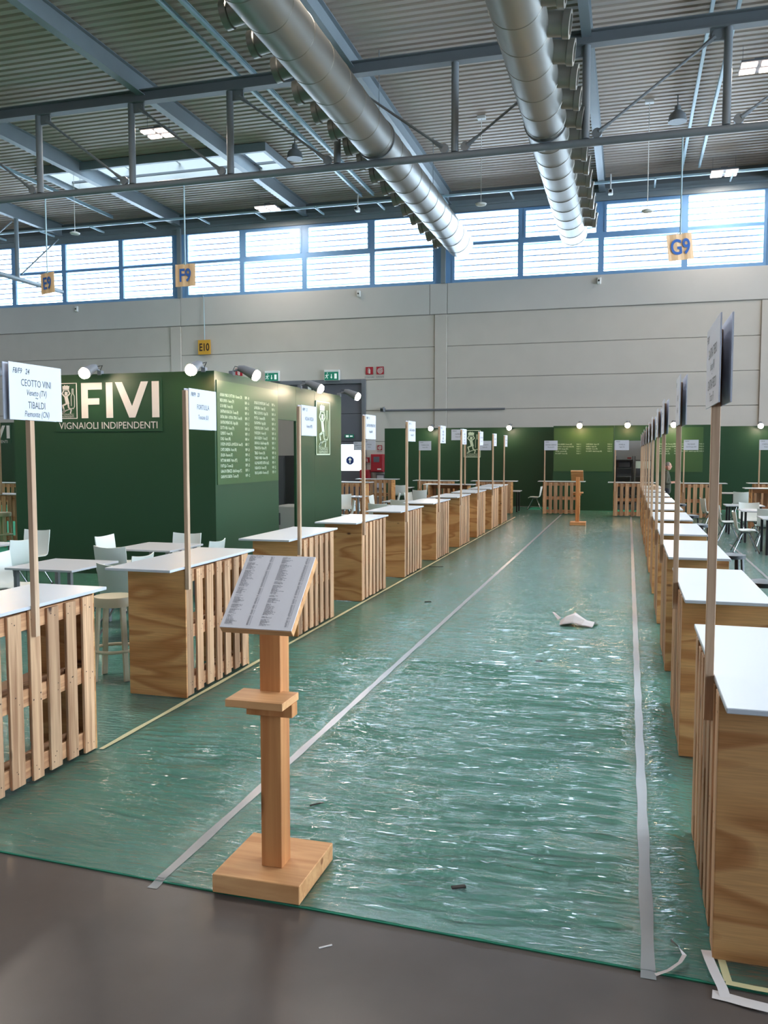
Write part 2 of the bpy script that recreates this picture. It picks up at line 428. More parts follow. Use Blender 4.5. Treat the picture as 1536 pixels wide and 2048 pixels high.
def skylight(x0, x1, y0, y1, detailed):
    t = thing(win_name(), kind='structure')
    z0, z1, h = ZR - .22, ZR + .55, .06
    MB().box(x0-h, x0, y0-h, y1+h, z0, z1).obj('frame', WHITE, t); MB().box(x1, x1+h, y0-h, y1+h, z0, z1).obj('frame', WHITE, t)
    MB().box(x0, x1, y0-h, y0, z0, z1).obj('frame', WHITE, t); MB().box(x0, x1, y1, y1+h, z0, z1).obj('frame', WHITE, t)
    n = 4
    for i in range(1, n):
        xx = x0 + (x1-x0)*i/n
        MB().box(xx-.04, xx+.04, y0, y1, z1-.12, z1).obj('mullion', WHITE, t)
    MB().box(x0, x1, y0, y1, z1, z1+.012).obj('pane', GLASS, t)
    if detailed:
        b = .14
        for q in ((x0-h-b, x0-h, y0-h-b, y1+h+b), (x1+h, x1+h+b, y0-h-b, y1+h+b), (x0-h, x1+h, y0-h-b, y0-h), (x0-h, x1+h, y1+h, y1+h+b)):
            MB().box(*q, ZR - .42, ZR - .1).obj('trimmer_beam', STEEL, t)
        MB().box(x0, x1, y1 - .55, y1 - .45, z0 + .1, z0 + .18).obj('rail', STEELD, t)
    pl = bpy.data.lights.new('skylight portal', 'AREA'); pl.shape = 'RECTANGLE'; pl.size = x1-x0; pl.size_y = y1-y0
    pl.cycles.is_portal = True
    po = bpy.data.objects.new('daylight', pl); COL.objects.link(po); po.parent = t; po.location = ((x0+x1)/2, (y0+y1)/2, z1 + .05)
for i, o in enumerate(OPEN): skylight(*o, detailed=(i == 0))

# ---- walls
wb = thing('wall_back', kind='structure', loc=(0, 0, 0))
JZ = [0, 1.18, 2.6, 4.03, 5.45, 6.87, 8.30]
PIL = [(-35.2, -34.65), (-21.87, -21.31), (-8.51, -7.95), (5.11, 5.67), (18.4, 18.96)]
DOOR = (-16.9, -11.98, 5.30)
g = .013
for (a0, a1), (b0, b1) in zip(PIL[:-1], PIL[1:]):
    for z0, z1 in zip(JZ[:-1], JZ[1:]):
        spans = [(a1 + g, b0 - g)]
        if a1 < DOOR[0] < b0 and z1 <= 5.5: spans = [(a1 + g, DOOR[0] - .2), (DOOR[1] + .2, b0 - g)]
        for s0, s1 in spans:
            MB().box(s0, s1, YW, YW + .25, z0 + g, z1 - g).obj('panel', CONC, wb, .012)
for a, b in PIL:
    MB().box(a, b, YW - .05, YW + .25, 0, 8.28).obj('pilaster', CONC, wb, .01)
edges = [-36.0, -21.31, -8.75, -7.95, 5.4, 18.7, 29]
for a, b in zip(edges[:-1], edges[1:]):
    MB().box(a + .012, b - .012, YW - .03, YW + .25, 8.32, 9.66).obj('panel', CONCB, wb, .01)
MB().box(XL, XR, YW + .05, YW + .3, 8.24, 8.36).obj('joint_backing', JOINT, wb)
bk = MB()
bk.box(XL, DOOR[0]-.05, YW + .03, YW + .32, 0, 9.7).box(DOOR[1]+.05, XR, YW + .03, YW + .32, 0, 9.7).box(DOOR[0]-.05, DOOR[1]+.05, YW + .03, YW + .32, DOOR[2]+.05, 9.7)
bk.obj('joint_backing', JOINT, wb)
MB().box(19, XR, YW, YW + .25, 0, 8.3).obj('panel', CONC, wb)
# fascia above the windows, up to the roof
MB().box(XL, XR, YW, YW + .3, 12.72, 13.25).obj('fascia', STEEL, wb)
MB().box(XL, XR, YW - .08, YW, 12.98, 13.06).obj('fascia_rail', STEEL, wb)
MB().box(XL, XR, YW, YW + .3, 13.25, 13.9).obj('fascia', STEELD, wb)

# ---- ribbon of windows in the back wall
WT, WBZ, WM = 12.68, 9.80, 11.33
cells = []
xe = [-35.2, -31.0, -27.95, -24.62, -21.62, -21.0, -18.0, -14.80, -11.47, -8.5, -7.75, -4.70, -1.29, 2.08, 5.22, 5.9, 9.2, 12.5, 15.8, 18.6, 19.2, 23, 26.5, 28.9]
skip = {(-21.62, -21.0), (-8.5, -7.75), (5.22, 5.9), (18.6, 19.2)}
LOUV = MB().box(-.5, .5, -.05, .05, -.026, .026).mesh('louvre', plain('louvre blade', (206,224,242), .5))
VENT = {(-18.0,-14.80), (-14.80,-11.47), (-4.70,-1.29), (-1.29,2.08)}
for a, b in zip(xe[:-1], xe[1:]):
    if (a, b) in skip:
        t = thing('trim_%d' % int(abs(a)*10), kind='structure')
        MB().box(a, b, YW + .02, YW + .3, WBZ - .14, WT + .05).obj('column_face', FRAME, t)
        MB().box((a+b)/2 - .1, (a+b)/2 + .1, YW - .12, YW + .02, WBZ - .14, WT + .3).obj('column', STEEL, t)
        continue
    t = thing(win_name(), kind='structure')
    fw = .12
    vent = (a, b) in VENT
    MB().box(a, a + fw, YW, YW + .14, WBZ, WT).obj('frame', FRAME, t); MB().box(b - fw, b, YW, YW + .14, WBZ, WT).obj('frame', FRAME, t)
    MB().box(a, b, YW - .02, YW + .16, WBZ - .16, WBZ).obj('window_sill', FRAME, t); MB().box(a, b, YW, YW + .14, WT, WT + .06).obj('frame', FRAME, t)
    th = .12 if vent else .055
    MB().box(a + fw, b - fw, YW, YW + .14, WM - th, WM + th).obj('transom', FRAME, t)
    if vent:
        for q in ((a+fw, a+fw+.1, WM+th, WT), (b-fw-.1, b-fw, WM+th, WT)):
            MB().box(q[0], q[1], YW - .02, YW + .1, q[2], q[3]).obj('sash', FRAME, t)
        MB().box(a+fw+.1, b-fw-.1, YW - .02, YW + .1, WT - .1, WT).obj('sash', FRAME, t)
    MB().box(a + fw, b - fw, YW + .07, YW + .08, WBZ, WM - th).obj('pane', GLASS, t)
    MB().box(a + fw, b - fw, YW + .07, YW + .08, WM + th, WT).obj('pane', GLASS, t)
    for i in range(11):
        l = put('louvre', LOUV, t, ((a+b)/2, YW + .45, WBZ + .18 + i*.255)); l.scale = (b - a + .05, 1, 1); l.rotation_euler = (.35, 0, 0)
    pl = bpy.data.lights.new('window portal', 'AREA'); pl.shape = 'RECTANGLE'; pl.size = b-a; pl.size_y = WT-WBZ; pl.cycles.is_portal = True
    po = bpy.data.objects.new('daylight', pl); COL.objects.link(po); po.parent = t
    po.location = ((a+b)/2, YW + .7, (WBZ+WT)/2); po.rotation_euler = (-PI/2, 0, 0)
t = thing('trim_90', kind='structure')
for a, b in (((-27.7, 9.9), (-21.7, 12.5)), ((-27.7, 12.5), (-21.7, 9.9))):
    MB().tube([(a[0], YW + .62, a[1]), (b[0], YW + .62, b[1])], .02, 6).obj('brace', STEEL, t)

# side and rear walls (outside the frame): concrete below, tall glass on the right, closed dark rear
wl = MB().box(XL - .3, XL, YB, YW + .3, 0, 13.9).obj('wall_left', CONC); wl['kind'] = 'structure'
wr = thing('wall_right', kind='structure')
MB().box(XR, XR + .3, YB, YW + .3, 0, 1.0).obj('panel', CONC, wr); MB().box(XR, XR + .3, YB, YW + .3, 12.7, 13.9).obj('fascia', STEEL, wr)
y = YB
while y < YW:
    MB().box(XR, XR + .2, y, y + .25, 1.0, 12.7).obj('mullion', STEEL, wr); y += 3.3
MB().box(XR + .08, XR + .09, YB, YW, 1.0, 12.7).obj('pane', GLASS, wr)  # unseen glazing, made nearly full height to add side light
wf = thing('wall_front', kind='structure')
MB().box(XL, XR, YB - .3, YB, 0, 13.9).obj('panel', DGREY, wf)  # unseen rear wall, dark only to cut light bounced from behind
for (loc, rot, sx, sy, par) in (((XR + .5, (YB+YW)/2, 6.85), (0, PI/2, 0), 11.7, YW-YB, wr),):
    pl = bpy.data.lights.new('window portal', 'AREA'); pl.shape = 'RECTANGLE'; pl.size = sx; pl.size_y = sy; pl.cycles.is_portal = True
    po = bpy.data.objects.new('daylight', pl); COL.objects.link(po); po.parent = par; po.location = loc; po.rotation_euler = rot
    
# ---- roof steel
def ibeam(mb, a, b, h, wd, tf=.02, tw=.012):
    a = Vector(a); b = Vector(b); z = Vector((0,0,1))
    mb.bar(a + z*(h/2-tf/2), b + z*(h/2-tf/2), wd, tf); mb.bar(a - z*(h/2-tf/2), b - z*(h/2-tf/2), wd, tf); mb.bar(a, b, tw, h - 2*tf)
    return mb
n = 0
for X in (-34.6, -28.0, -21.3, -14.7, -7.9, -1.28, 5.4, 12.1, 18.8, 25.4):
    n += 1
    tag(ibeam(MB(), (X, YB, 13.39), (X, YW, 13.39), .58, .26).obj('trim_%d' % n, STEEL), kind='structure')
for X in (-24.35, -11.65, -11.1, 1.85, 2.5, 9.5, 15.5):
    n += 1
    tag(ibeam(MB(), (X, YB, 13.52), (X, YW - 1.0, 13.52), .14, .09).obj('trim_%d' % n, RAILM), kind='structure')

def disc(mb, c, r, w, n=14):      # a pin plate facing -y
    prof_ = [(r, -w/2), (r, w/2)]
    return mb.lathe(prof_, n, c, 'y')
tr = thing('trim_truss', kind='structure', loc=(0, 24, 0))
ibeam(MB(), (XL, 0, 13.05), (XR, 0, 13.05), .36, .30, .03, .02).obj('top_chord', STEELD, tr)
MB().tube([(XL, 0, 10.36), (XR, 0, 10.36)], .105, 16).obj('bottom_chord', STEELD, tr)
PX = [-35.5, -32.1, -28.6, -25.2, -21.85, -18.45, -15.06, -11.7, -8.3, -4.83, -1.27, 2.25, 5.8, 9.3, 12.8, 16.3, 19.8, 23.3, 26.8]
for x in PX:
    MB().tube([(x, 0, 10.46), (x, 0, 12.87)], .105, 14).obj('post', STEELD, tr)
def diag(x0, z0, x1, z1):
    MB().tube([(x0, 0, z0), (x1, 0, z1)], .036, 10).obj('diagonal', STEELD, tr)
    dx, dz = x1-x0, z1-z0; L_ = math.hypot(dx, dz); ux, uz = dx/L_, dz/L_
    for (cx, cz, sg) in ((x0, z0, 1), (x1, z1, -1)):
        m = MB(); m.tube([(cx + ux*sg*.05, 0, cz + uz*sg*.05), (cx + ux*sg*.42, 0, cz + uz*sg*.42)], [.075, .045], 8)
        disc(m, (cx, 0, cz), .13, .1)
        m.obj('pin_plate', STEELD, tr)
for i, x in enumerate(PX[:-1]):
    x2 = PX[i+1]
    if x < -4.9: diag(x + .28, 12.72, x2 - .3, 10.58)
    else: diag(x + .3, 10.58, x2 - .28, 12.72)
for x in PX:
    sgn = 1 if x < -4.9 else -1
    if abs(x + 4.83) > .1: MB().box(min(x, x + sgn*.45), max(x, x + sgn*.45), -.03, .03, 12.58, 12.88).obj('gusset', STEELD, tr)
# second truss running to the back wall on the left
t2 = thing('trim_truss_2', kind='structure', loc=(-28.0, 0, 0))
MB().tube([(0, 14, 10.36), (0, YW - .1, 10.3)], .11, 14).obj('bottom_chord', STEEL, t2)
for yy in (24.0, 27.6, 31.2, 34.6):
    MB().tube([(0, yy, 10.4), (0, yy, 13.1)], .1, 12).obj('post', STEEL, t2)
for ya, yb in ((24.3, 27.3), (27.9, 31.0), (31.5, 34.3), (34.9, 37.7)):
    MB().tube([(0, ya, 10.6), (0, yb, 12.9)], .04, 10).obj('diagonal', STEEL, t2)
# conduit rail under the eave
t = thing('trim_rail', kind='structure')
MB().box(XL, XR, 36.5, 36.62, 13.02, 13.1).obj('rail', RAILM, t)
for i in range(22):
    x = -34 + i*2.9
    MB().box(x, x + .06, 36.45, 37.6, 12.98, 13.06).obj('bracket', RAILM, t)

# ---- ventilation ducts
DZ, DR = 11.05, .56
def duct(name, X, yend, side, first, label):
    t = thing(name, label, 'duct', (X, 0, DZ), 0, 'round ventilation ducts under the roof')
    MB().lathe([(DR-.16, yend+.0), (DR-.03, yend - .06), (DR, yend - .14), (DR, 1.0), (DR-.05, .9)][::-1], 40, (0,0,0), 'y').obj('duct_tube', DUCT, t)
    y = 3.0
    ring = MB().lathe([(DR+.002, -.012), (DR+.009, -.006), (DR+.009, .006), (DR+.002, .012)], 40, (0,0,0), 'y').mesh('seam_ring', DUCTS)
    while y < yend - .3:
        put('seam_ring', ring, t, (0, y, 0)); y += 1.22
    # jet nozzles along one side
    nz = MB(); s = side
    nz.lathe([(.255, 0), (.25, .40), (.285, .42), (.285, .56), (.20, .565), (.17, .38)], 20, (0,0,0), 'x')
    nm = nz.mesh('nozzle', DUCT); hole = MB().lathe([(.18, .385), (.02, .4)], 18, (0,0,0), 'x').mesh('nozzle_core', BLACK)
    y = first
    while y < yend - .6:
        o = put('nozzle', nm, t)
        rot = Matrix.Rotation(0 if s > 0 else PI, 4, 'Z') @ Matrix.Rotation(math.radians(8), 4, 'Y')
        o.matrix_local = Matrix.Translation((s*(DR-.12), y, .04)) @ rot
        put('nozzle_core', hole, o)
        y += 1.3
    for y in (8.0, 16.0, 24.4, 31.5):
        MB().tube([(0, y, DR), (0, y, 13.68 - DZ)], .012, 6).obj('hanger_rod', STEEL, t)
    MB().lathe([(DR+.005, -.03), (DR+.03, -.03), (DR+.03, .03), (DR+.005, .03)], 36, (0, 24.0, 0), 'y').obj('clamp_ring', STEELD, t)
duct('ventilation_duct', -7.15, 37.0, -1, 12.6, 'silver round air duct nearer the hall middle with jet nozzles on its left side')
duct('ventilation_duct', -2.33, 36.3, 1, 12.3, 'silver round air duct with large flared jet nozzles on its right side')

# ---- hall lamps
def led(x, y, z, label, group='hall led lamps', power=1.0):
    t = thing('ceiling_lamp', label, 'lamp', (x, y, z), 0, group)
    MB().box(-.5, .5, -.42, .42, .05, .1).obj('housing', GREY, t)
    MB().box(-.12, .12, -.1, .1, .1, .26).obj('driver_box', GREY, t)
    for i in (-1, 1):
        for j in (-1, 1):
            MB().box(i*.27-.21, i*.27+.21, j*.23-.12, j*.23+.12, .0, .05).obj('diffuser', LEDM if power else WHITE, t)
    for i in (-1, 1):
        MB().tube([(i*.42, 0, .1), (i*.42, 0, ZR - .06 - z)], .006, 5).obj('hanging_wire', GREY, t)
    if power == 0: return
    l = bpy.data.lights.new('lamp glow', 'AREA'); l.shape = 'RECTANGLE'; l.size = 1.0; l.size_y = .8; l.energy = LAMP_W*power; l.color = (1.0, .90, .80)
    lo = bpy.data.objects.new('glow', l); COL.objects.link(lo); lo.parent = t; lo.location = (0, 0, -.02)
led(-15.75, 26.75, 13.0, 'square hall lamp hanging in front of the roof skylight on the left')
led(-15.8, 36.1, 13.0, 'square hall lamp near the eave left of the ducts')
led(3.4, 36.6, 13.0, 'square hall lamp near the eave above the G9 sign')
led(3.35, 27.0, 13.0, 'square hall lamp in the upper right corner under the roof')
k = 0
for x in (-25.3, -15.75, -6.2, 3.4, 13.0, 22.5):
    for y in (17.4, 8.0, -1.4, -11.0):
        led(x, y, 13.0, 'square hall lamp overhead, %s lamp row before the truss, %s column' % ({17.4:'first',8.0:'second',-1.4:'third',-11.0:'fourth'}[y], {-25.3:'leftmost',-15.75:'second',-6.2:'third',3.4:'fourth',13.0:'fifth',22.5:'rightmost'}[x]), 'hall lamps overhead outside the picture', 0 if x > -10 and y < 6 else 1)
for x in (13.0, 22.5):
    for y in (36.4, 27.0): led(x, y, 13.0, 'square hall lamp beyond the right picture edge, %s row, %s column' % ({36.4:'eave',27.0:'second'}[y], {13.0:'nearer',22.5:'outer'}[x]), 'hall lamps overhead outside the picture')
for x, y, lb in ((-11.99, 29.9, 'grey bell lamp under the roof left of the big ducts'), (1.33, 30.1, 'grey bell lamp under the roof above the G9 sign')):
    t = thing('bell_lamp', lb, 'lamp', (x, y, 12.85), 0, 'bell lamps')
    MB().lathe([(.30, 0), (.26, .22), (.14, .34), (.1, .36), (.1, .5), (.03, .52)], 18).obj('lamp_shade', STEELD, t)
    MB().lathe([(.1, .05), (.12, .12), (.05, .2)], 12).obj('bulb', WHITE, t)
    MB().tube([(0,0,.52), (0,0,.84)], .02, 6).obj('stem', STEELD, t)
# sensors on thin rods
for x, y, z0, lb in ((.45, 30.2, 10.1, 'white round sensor disc hanging on a rod beside the G9 sign'), (-21.5, 30, 10.85, 'white round sensor disc hanging between the E9 and F9 signs'), (-5.1, 30, 10.7, 'white round sensor disc hanging between the two ducts')):
    t = thing('ceiling_sensor', lb, 'sensor', (x, y, z0), 0, 'hanging sensor discs')
    MB().lathe([(.05, -.06), (.17, -.03), (.2, .02), (.12, .05), (.02, .07)], 16).obj('disc', WHITE, t)
    MB().tube([(0,0,.05), (0,0,13.66 - z0)], .012, 6).obj('rod', WHITE, t)
    MB().box(-.14, .14, -.1, .1, 13.58 - z0, 13.68 - z0).obj('mount', WHITE, t)
# cameras under the eave and on the wall
for i, (x, y, z, lb) in enumerate(((-11.65, 36.4, 12.75, 'small white camera under the eave left of the ducts'), (-.9, 36.4, 12.6, 'small white camera under the eave right of the ducts'),
        (-10.9, 37.85, 4.06, 'small dark camera on the wall by the big door frame'))):
    t = thing('security_camera', lb, 'camera', (x, y, z))
    MB().box(-.09, .09, -.22, .1, -.1, .08).obj('housing', WHITE if i < 2 else STEELD, t, .02)
    MB().tube([(0, -.3, -.02), (0, -.2, -.02)], .06, 12).obj('lens', BLACK, t)
    MB().tube([(0, 0, .08), (0, .02, .45 if i < 2 else .1), (0, .1 if i < 2 else .16, .75 if i < 2 else .12)], .03, 8).obj('mount', WHITE if i < 2 else STEELD, t)
for x, lb in ((-27.2, 'small white wall bracket under the windows below the E9 sign'), (-12.1, 'small white wall bracket under the windows right of the F9 sign'), (-1.35, 'small white wall bracket under the windows below the right duct')):
    t = thing('wall_sensor', lb, 'sensor', (x, 37.95, 9.4), 0)
    MB().box(-.08, .08, -.08, .04, -.14, .14).obj('housing', WHITE, t, .02); MB().tube([(0, -.12, 0), (0, -.07, 0)], .035, 10).obj('lens', BLACK, t)

# hanging sector signs
def sector_sign(txt, x, z, size, yaw, roll, label):
    t = thing('hanging_sign', label, 'sign', (x, 24.0, z), yaw, 'hanging sector signs')
    h = size/2; wv = .012
    m = MB(); N = 8
    vs = []
    for i in range(N+1):
        u = -h + size*i/N; off = wv*math.sin(i*1.7)
        for s in (-.006, .006):
            vs += [(u, off + s, -h), (u, off + s, h)]
    fs = []
    for i in range(N):
        a = 4*i; b = 4*(i+1)
        fs += [(a, b, b+1, a+1), (a+2, a+3, b+3, b+2), (a+1, b+1, b+3, a+3), (a, a+2, b+2, b)]
    fs += [(0, 1, 3, 2), (4*N, 4*N+2, 4*N+3, 4*N+1)]
    p = m.add(vs, fs).obj('board', ORANGE, t); p.rotation_euler = (0, roll, 0)
    tm = text_mesh(txt, size*.80, SBLUE, Matrix.Rotation(-0.0, 4, 'Y') @ face_front(0, -.024, -size*.27), 'CENTER', 4, .80, bold=.022)
    b_ = bmesh.new(); b_.from_mesh(tm)
    o = put('lettering', tm, t); o.rotation_euler = (0, roll, 0); b_.free()
    tb = text_mesh(txt, size*.80, SBLUE, face_back(0, .024, -size*.27), 'CENTER', 4, .80, bold=.022)
    o = put('lettering', tb, t); o.rotation_euler = (0, roll, 0)
    MB().tube([(0, 0, h - .02), (0, 0, 10.27 - z)], .022, 8).obj('hanging_rod', RAILM, t)
    MB().tube([(-.08, 0, h), (0, 0, h + .07), (.08, 0, h)], .01, 6).obj('hook', RAILM, t)
sector_sign('E9', -18.28, 7.58, .66, math.radians(-16), math.radians(-2), 'pale orange hanging sign with blue E9 at the far left')
sector_sign('F9', -13.28, 7.55, .68, 0, 0, 'pale orange hanging sign with blue F9')
sector_sign('G9', 1.2, 7.46, .68, math.radians(18), math.radians(-7), 'pale orange hanging sign with blue G9 at the right')
t = thing('wall_sign', 'yellow square sign with dark E10 hanging on the grey wall', 'sign', (-19.97, 37.85, 7.22))
MB().box(-.33, .33, -.02, .02, -.35, .35).obj('board', YELLOW, t)
put('lettering', text_mesh('E10', .5, SBROWN, face_front(0, -.024, -.17), 'CENTER', 4, .74, bold=.025), t)
MB().tube([(.02, 0, .35), (0, 0, 2.35), (-.1, .1, 2.5)], .02, 8).obj('hanging_rod', RAILM, t)

# exit signs, fire signs
def flat_poly(mb, pts, y0, t_=.004, ox=0, oz=0, s=1.0):
    return mb.prism([(ox + s*x, oz + s*z) for x, z in pts], lambda u, v, w_: (u, y0 - w_, v), t_)
def stroke(mb, pts, wd, y0, ox=0, oz=0, s=1.0, t_=.004):
    pts = [Vector((ox + s*x, y0 - t_/2, oz + s*z)) for x, z in pts]
    for a, b in zip(pts[:-1], pts[1:]):
        if (b-a).length > 1e-6: mb.bar(a, b, wd, t_, (0, 1, 0)) if False else mb.bar(a, b, t_, wd, (0,0,1)) if abs((b-a).normalized().z) < .99 else mb.bar(a, b, wd, t_, (0,1,0))
    return mb
def exit_sign(x, z, wd, label, y=37.9):
    t = thing('exit_sign', label, 'sign', (x, y, z), 0, 'green exit signs above the big door')
    h = wd*.68
    MB().box(-wd/2, wd/2, -.1, .08, -h/2, h/2).obj('housing', WHITE, t, .01)
    MB().box(-wd*.46, wd*.46, -.112, -.1, -h*.46, h*.3).obj('face', SGREEN, t)
    m = MB(); s = wd
    q = lambda pts, wdt: stroke(m, pts, wdt*s, -.112, 0, -h*.08, s)
    m.lathe([(.03*s, -.115), (.03*s, -.112)], 10, (-.27*s, 0, .13*s), 'y')
    q([(-.28, .09), (-.32, -.02)], .055); q([(-.28, .08), (-.2, .05), (-.17, .09)], .025); q([(-.28, .08), (-.37, .06), (-.4, .0)], .025)
    q([(-.32, -.02), (-.25, -.08), (-.26, -.17)], .03); q([(-.32, -.02), (-.36, -.1), (-.43, -.12)], .03)
    q([(0, .12), (0, -.08)], .045); flat_poly(m, [(-.07, -.06), (0, -.17), (.07, -.06)], -.112, .004, 0, -h*.08, s)
    flat_poly(m, [(.2, -.17), (.36, -.17), (.36, .15), (.2, .15)], -.112, .004, 0, -h*.08, s)
    m.obj('pictogram', SWHITE, t)
exit_sign(-16.42, 5.73, .72, 'green exit sign above the left part of the big grey door')
exit_sign(-13.4, 5.70, .74, 'green exit sign above the right part of the big grey door')
def fire_sign(x, z, wd, kind, label, y=37.97, cap=''):
    t = thing('fire_sign', label, 'sign', (x, y, z), 0, 'red fire signs on the wall')
    MB().box(-wd/2, wd/2, -.01, .01, -wd/2, wd/2).obj('board', RED, t)
    m = MB(); s = wd
    if kind == 'bottle':
        flat_poly(m, [(-.1,-.38), (.14,-.38), (.14,.12), (.07,.22), (-.03,.22), (-.1,.12)], -.01, .004, 0, 0, s)
        stroke(m, [(.02,.2), (.02,.33), (-.14,.33), (-.2,.1), (-.2,-.3)], .05*s, -.01, 0, 0, s)
    else:
        for r in (.34, .22, .1):
            pts = [(r*math.cos(a*PI/8), r*math.sin(a*PI/8) - .04) for a in range(17)]
            stroke(m, pts, .07*s, -.01, 0, 0, s)
        stroke(m, [(0,.31), (.42,.31)], .08*s, -.01, 0, 0, s)
    m.obj('pictogram', CREAM, t)
    if cap: put('lettering', text_mesh(cap, wd*.32, STEELD, face_front(0, -.006, -wd*.95), 'CENTER', 2, .8), t)
fire_sign(-11.6, 5.87, .35, 'bottle', 'red extinguisher sign above the door beside the hose sign', cap='ESTINTORE')
fire_sign(-11.08, 5.87, .35, 'hose', 'red hose reel sign right of the extinguisher sign', cap='IDRANTE')
fire_sign(-18.2, 5.97, .36, 'bottle', 'red extinguisher sign above the list wall of the green booth', cap='')
fire_sign(-11.1, 2.32, .22, 'hose', 'small red hose sign above the red hose cabinet', cap='IDRANTE')
fire_sign(-11.72, 1.75, .24, 'bottle', 'small red extinguisher sign left of the red hose cabinet', cap='ESTINTORE')
t = thing('hose_cabinet', 'dark red fire hose cabinet on the wall beside the big door', 'cabinet', (-11.15, 37.8, 1.2))
MB().box(-.3, .3, -.12, .14, 0, .82).obj('body', RED, t, .01); MB().box(-.27, .27, -.14, -.12, .03, .79).obj('door', RED, t, .008)
MB().box(-.16, .12, -.145, -.14, .45, .7).obj('window', DGREY, t); MB().box(.02, .2, -.146, -.14, .1, .16).obj('label_plate', WHITE, t)
t = thing('extinguisher_box', 'red extinguisher box low on the wall left of the hose cabinet', 'cabinet', (-11.75, 37.8, .3))
MB().box(-.24, .24, -.12, .14, 0, 1.0).obj('body', RED, t, .01); MB().box(-.2, .2, -.135, -.12, .04, .96).obj('door', RED, t, .008); MB().box(-.03, .03, -.145, -.135, .3, .6).obj('handle', WHITE, t)
t = thing('notice_board', 'pale paper notice in a frame below the hose cabinet', 'notice', (-11.05, 37.9, .5))
MB().box(-.2, .2, -.02, .06, -.1, .6).obj('frame', DGREY, t); MB().box(-.16, .16, -.03, -.02, -.04, .54).obj('sheet', PAPER, t)
t = thing('conduit_pipe', 'thin grey conduit pipe running along the wall right of the door', 'pipe', (-10.8, 37.9, 4.03))
MB().tube([(0,0,0), (5.5,0,0)], .045, 8).obj('pipe', GREY, t)

# ---- the big door
t = thing('door_1', kind='structure', loc=(0, YW, 0))
dx0, dx1, dz1 = DOOR
MB().box(dx0 - .2, dx0, -.06, .2, 0, dz1 + .2).obj('frame', GREY, t, .01); MB().box(dx1, dx1 + .2, -.06, .2, 0, dz1 + .2).obj('frame', GREY, t, .01)
MB().box(dx0, dx1, -.06, .2, dz1, dz1 + .2).obj('frame', GREY, t, .01)
MB().box(dx0, dx1, .12, .16, 2.47, dz1 + .05).obj('backing', DGREY, t); MB().box(dx0, dx1, .12, .16, 0, 1.25).obj('backing', DGREY, t)
zz = [0, .62, 1.26, 2.46, 2.62, 3.9, dz1]
for a, b in zip(zz[:-1], zz[1:]):
    if a == 1.26:
        MB().box(dx0, -15.5, .05, .12, a, b).obj('panel', DGREY, t)
        MB().box(-15.5, dx1 - .06, .08, .09, a, b).obj('pane', GLASS, t)
        for x in (-15.5, -14.2): MB().box(x, x + .07, .04, .12, a, b).obj('sash', DGREY, t)
        MB().box(dx1 - .06, dx1, .04, .12, a, b).obj('sash', DGREY, t)
    else:
        MB().box(dx0, dx1, .05, .12, a + .012, b - .012).obj('panel', DGREY, t, .008)
for x in (-14.62, -14.35): MB().box(x, x + .12, -.1, .05, 4.95, 5.25).obj('guide_bracket', WHITE, t)
t = thing('arrow_sign', 'round blue sign with a white up arrow on the door glass', 'sign', (-12.57, 38.02, 1.72))
MB().lathe([(.2, -.012), (.2, .0)], 24, (0,0,0), 'y').obj('disc', ARROWB, t)
m = MB(); stroke(m, [(0, -.12), (0, .05)], .045, -.012); flat_poly(m, [(-.09, .02), (.09, .02), (0, .14)], -.012); m.obj('arrow', SWHITE, t)
t = thing('emergency_sign', 'small green lit exit plate on the grey door above its glass', 'sign', (-12.6, 38.0, 2.86))
MB().box(-.22, .22, -.01, .03, -.08, .08).obj('face', SGREEN, t); m = MB(); stroke(m, [(-.16,0), (-.02,0)], .09, -.01); stroke(m, [(.04,0), (.17,0)], .06, -.01); m.obj('pictogram', SWHITE, t)

# ------------------------------------------------------------------ carpet, film and tapes
def edge_y(x): return 3.405 - .045*x
N = 40
m = MB(); xsn = [-24 + 31*i/N for i in range(N+1)]
vs = []; fs = []
for x in xsn: vs += [(x, edge_y(x), -.006), (x, edge_y(x), 0), (x, 32.9, 0)]
for i in range(N): a = 3*i; b = 3*(i+1); fs += [(a, b, b+1, a+1), (a+1, b+1, b+2, a+2)]
m.add(vs, fs)
cpt = tag(m.obj('carpet', CARPET), 'green carpet laid over the dark hall floor', 'carpet')
cpt.data.materials.append(plain('carpet cut edge', (22,84,58), .95))
for p in cpt.data.polygons:
    if abs(p.normal.z) < .5: p.material_index = 1

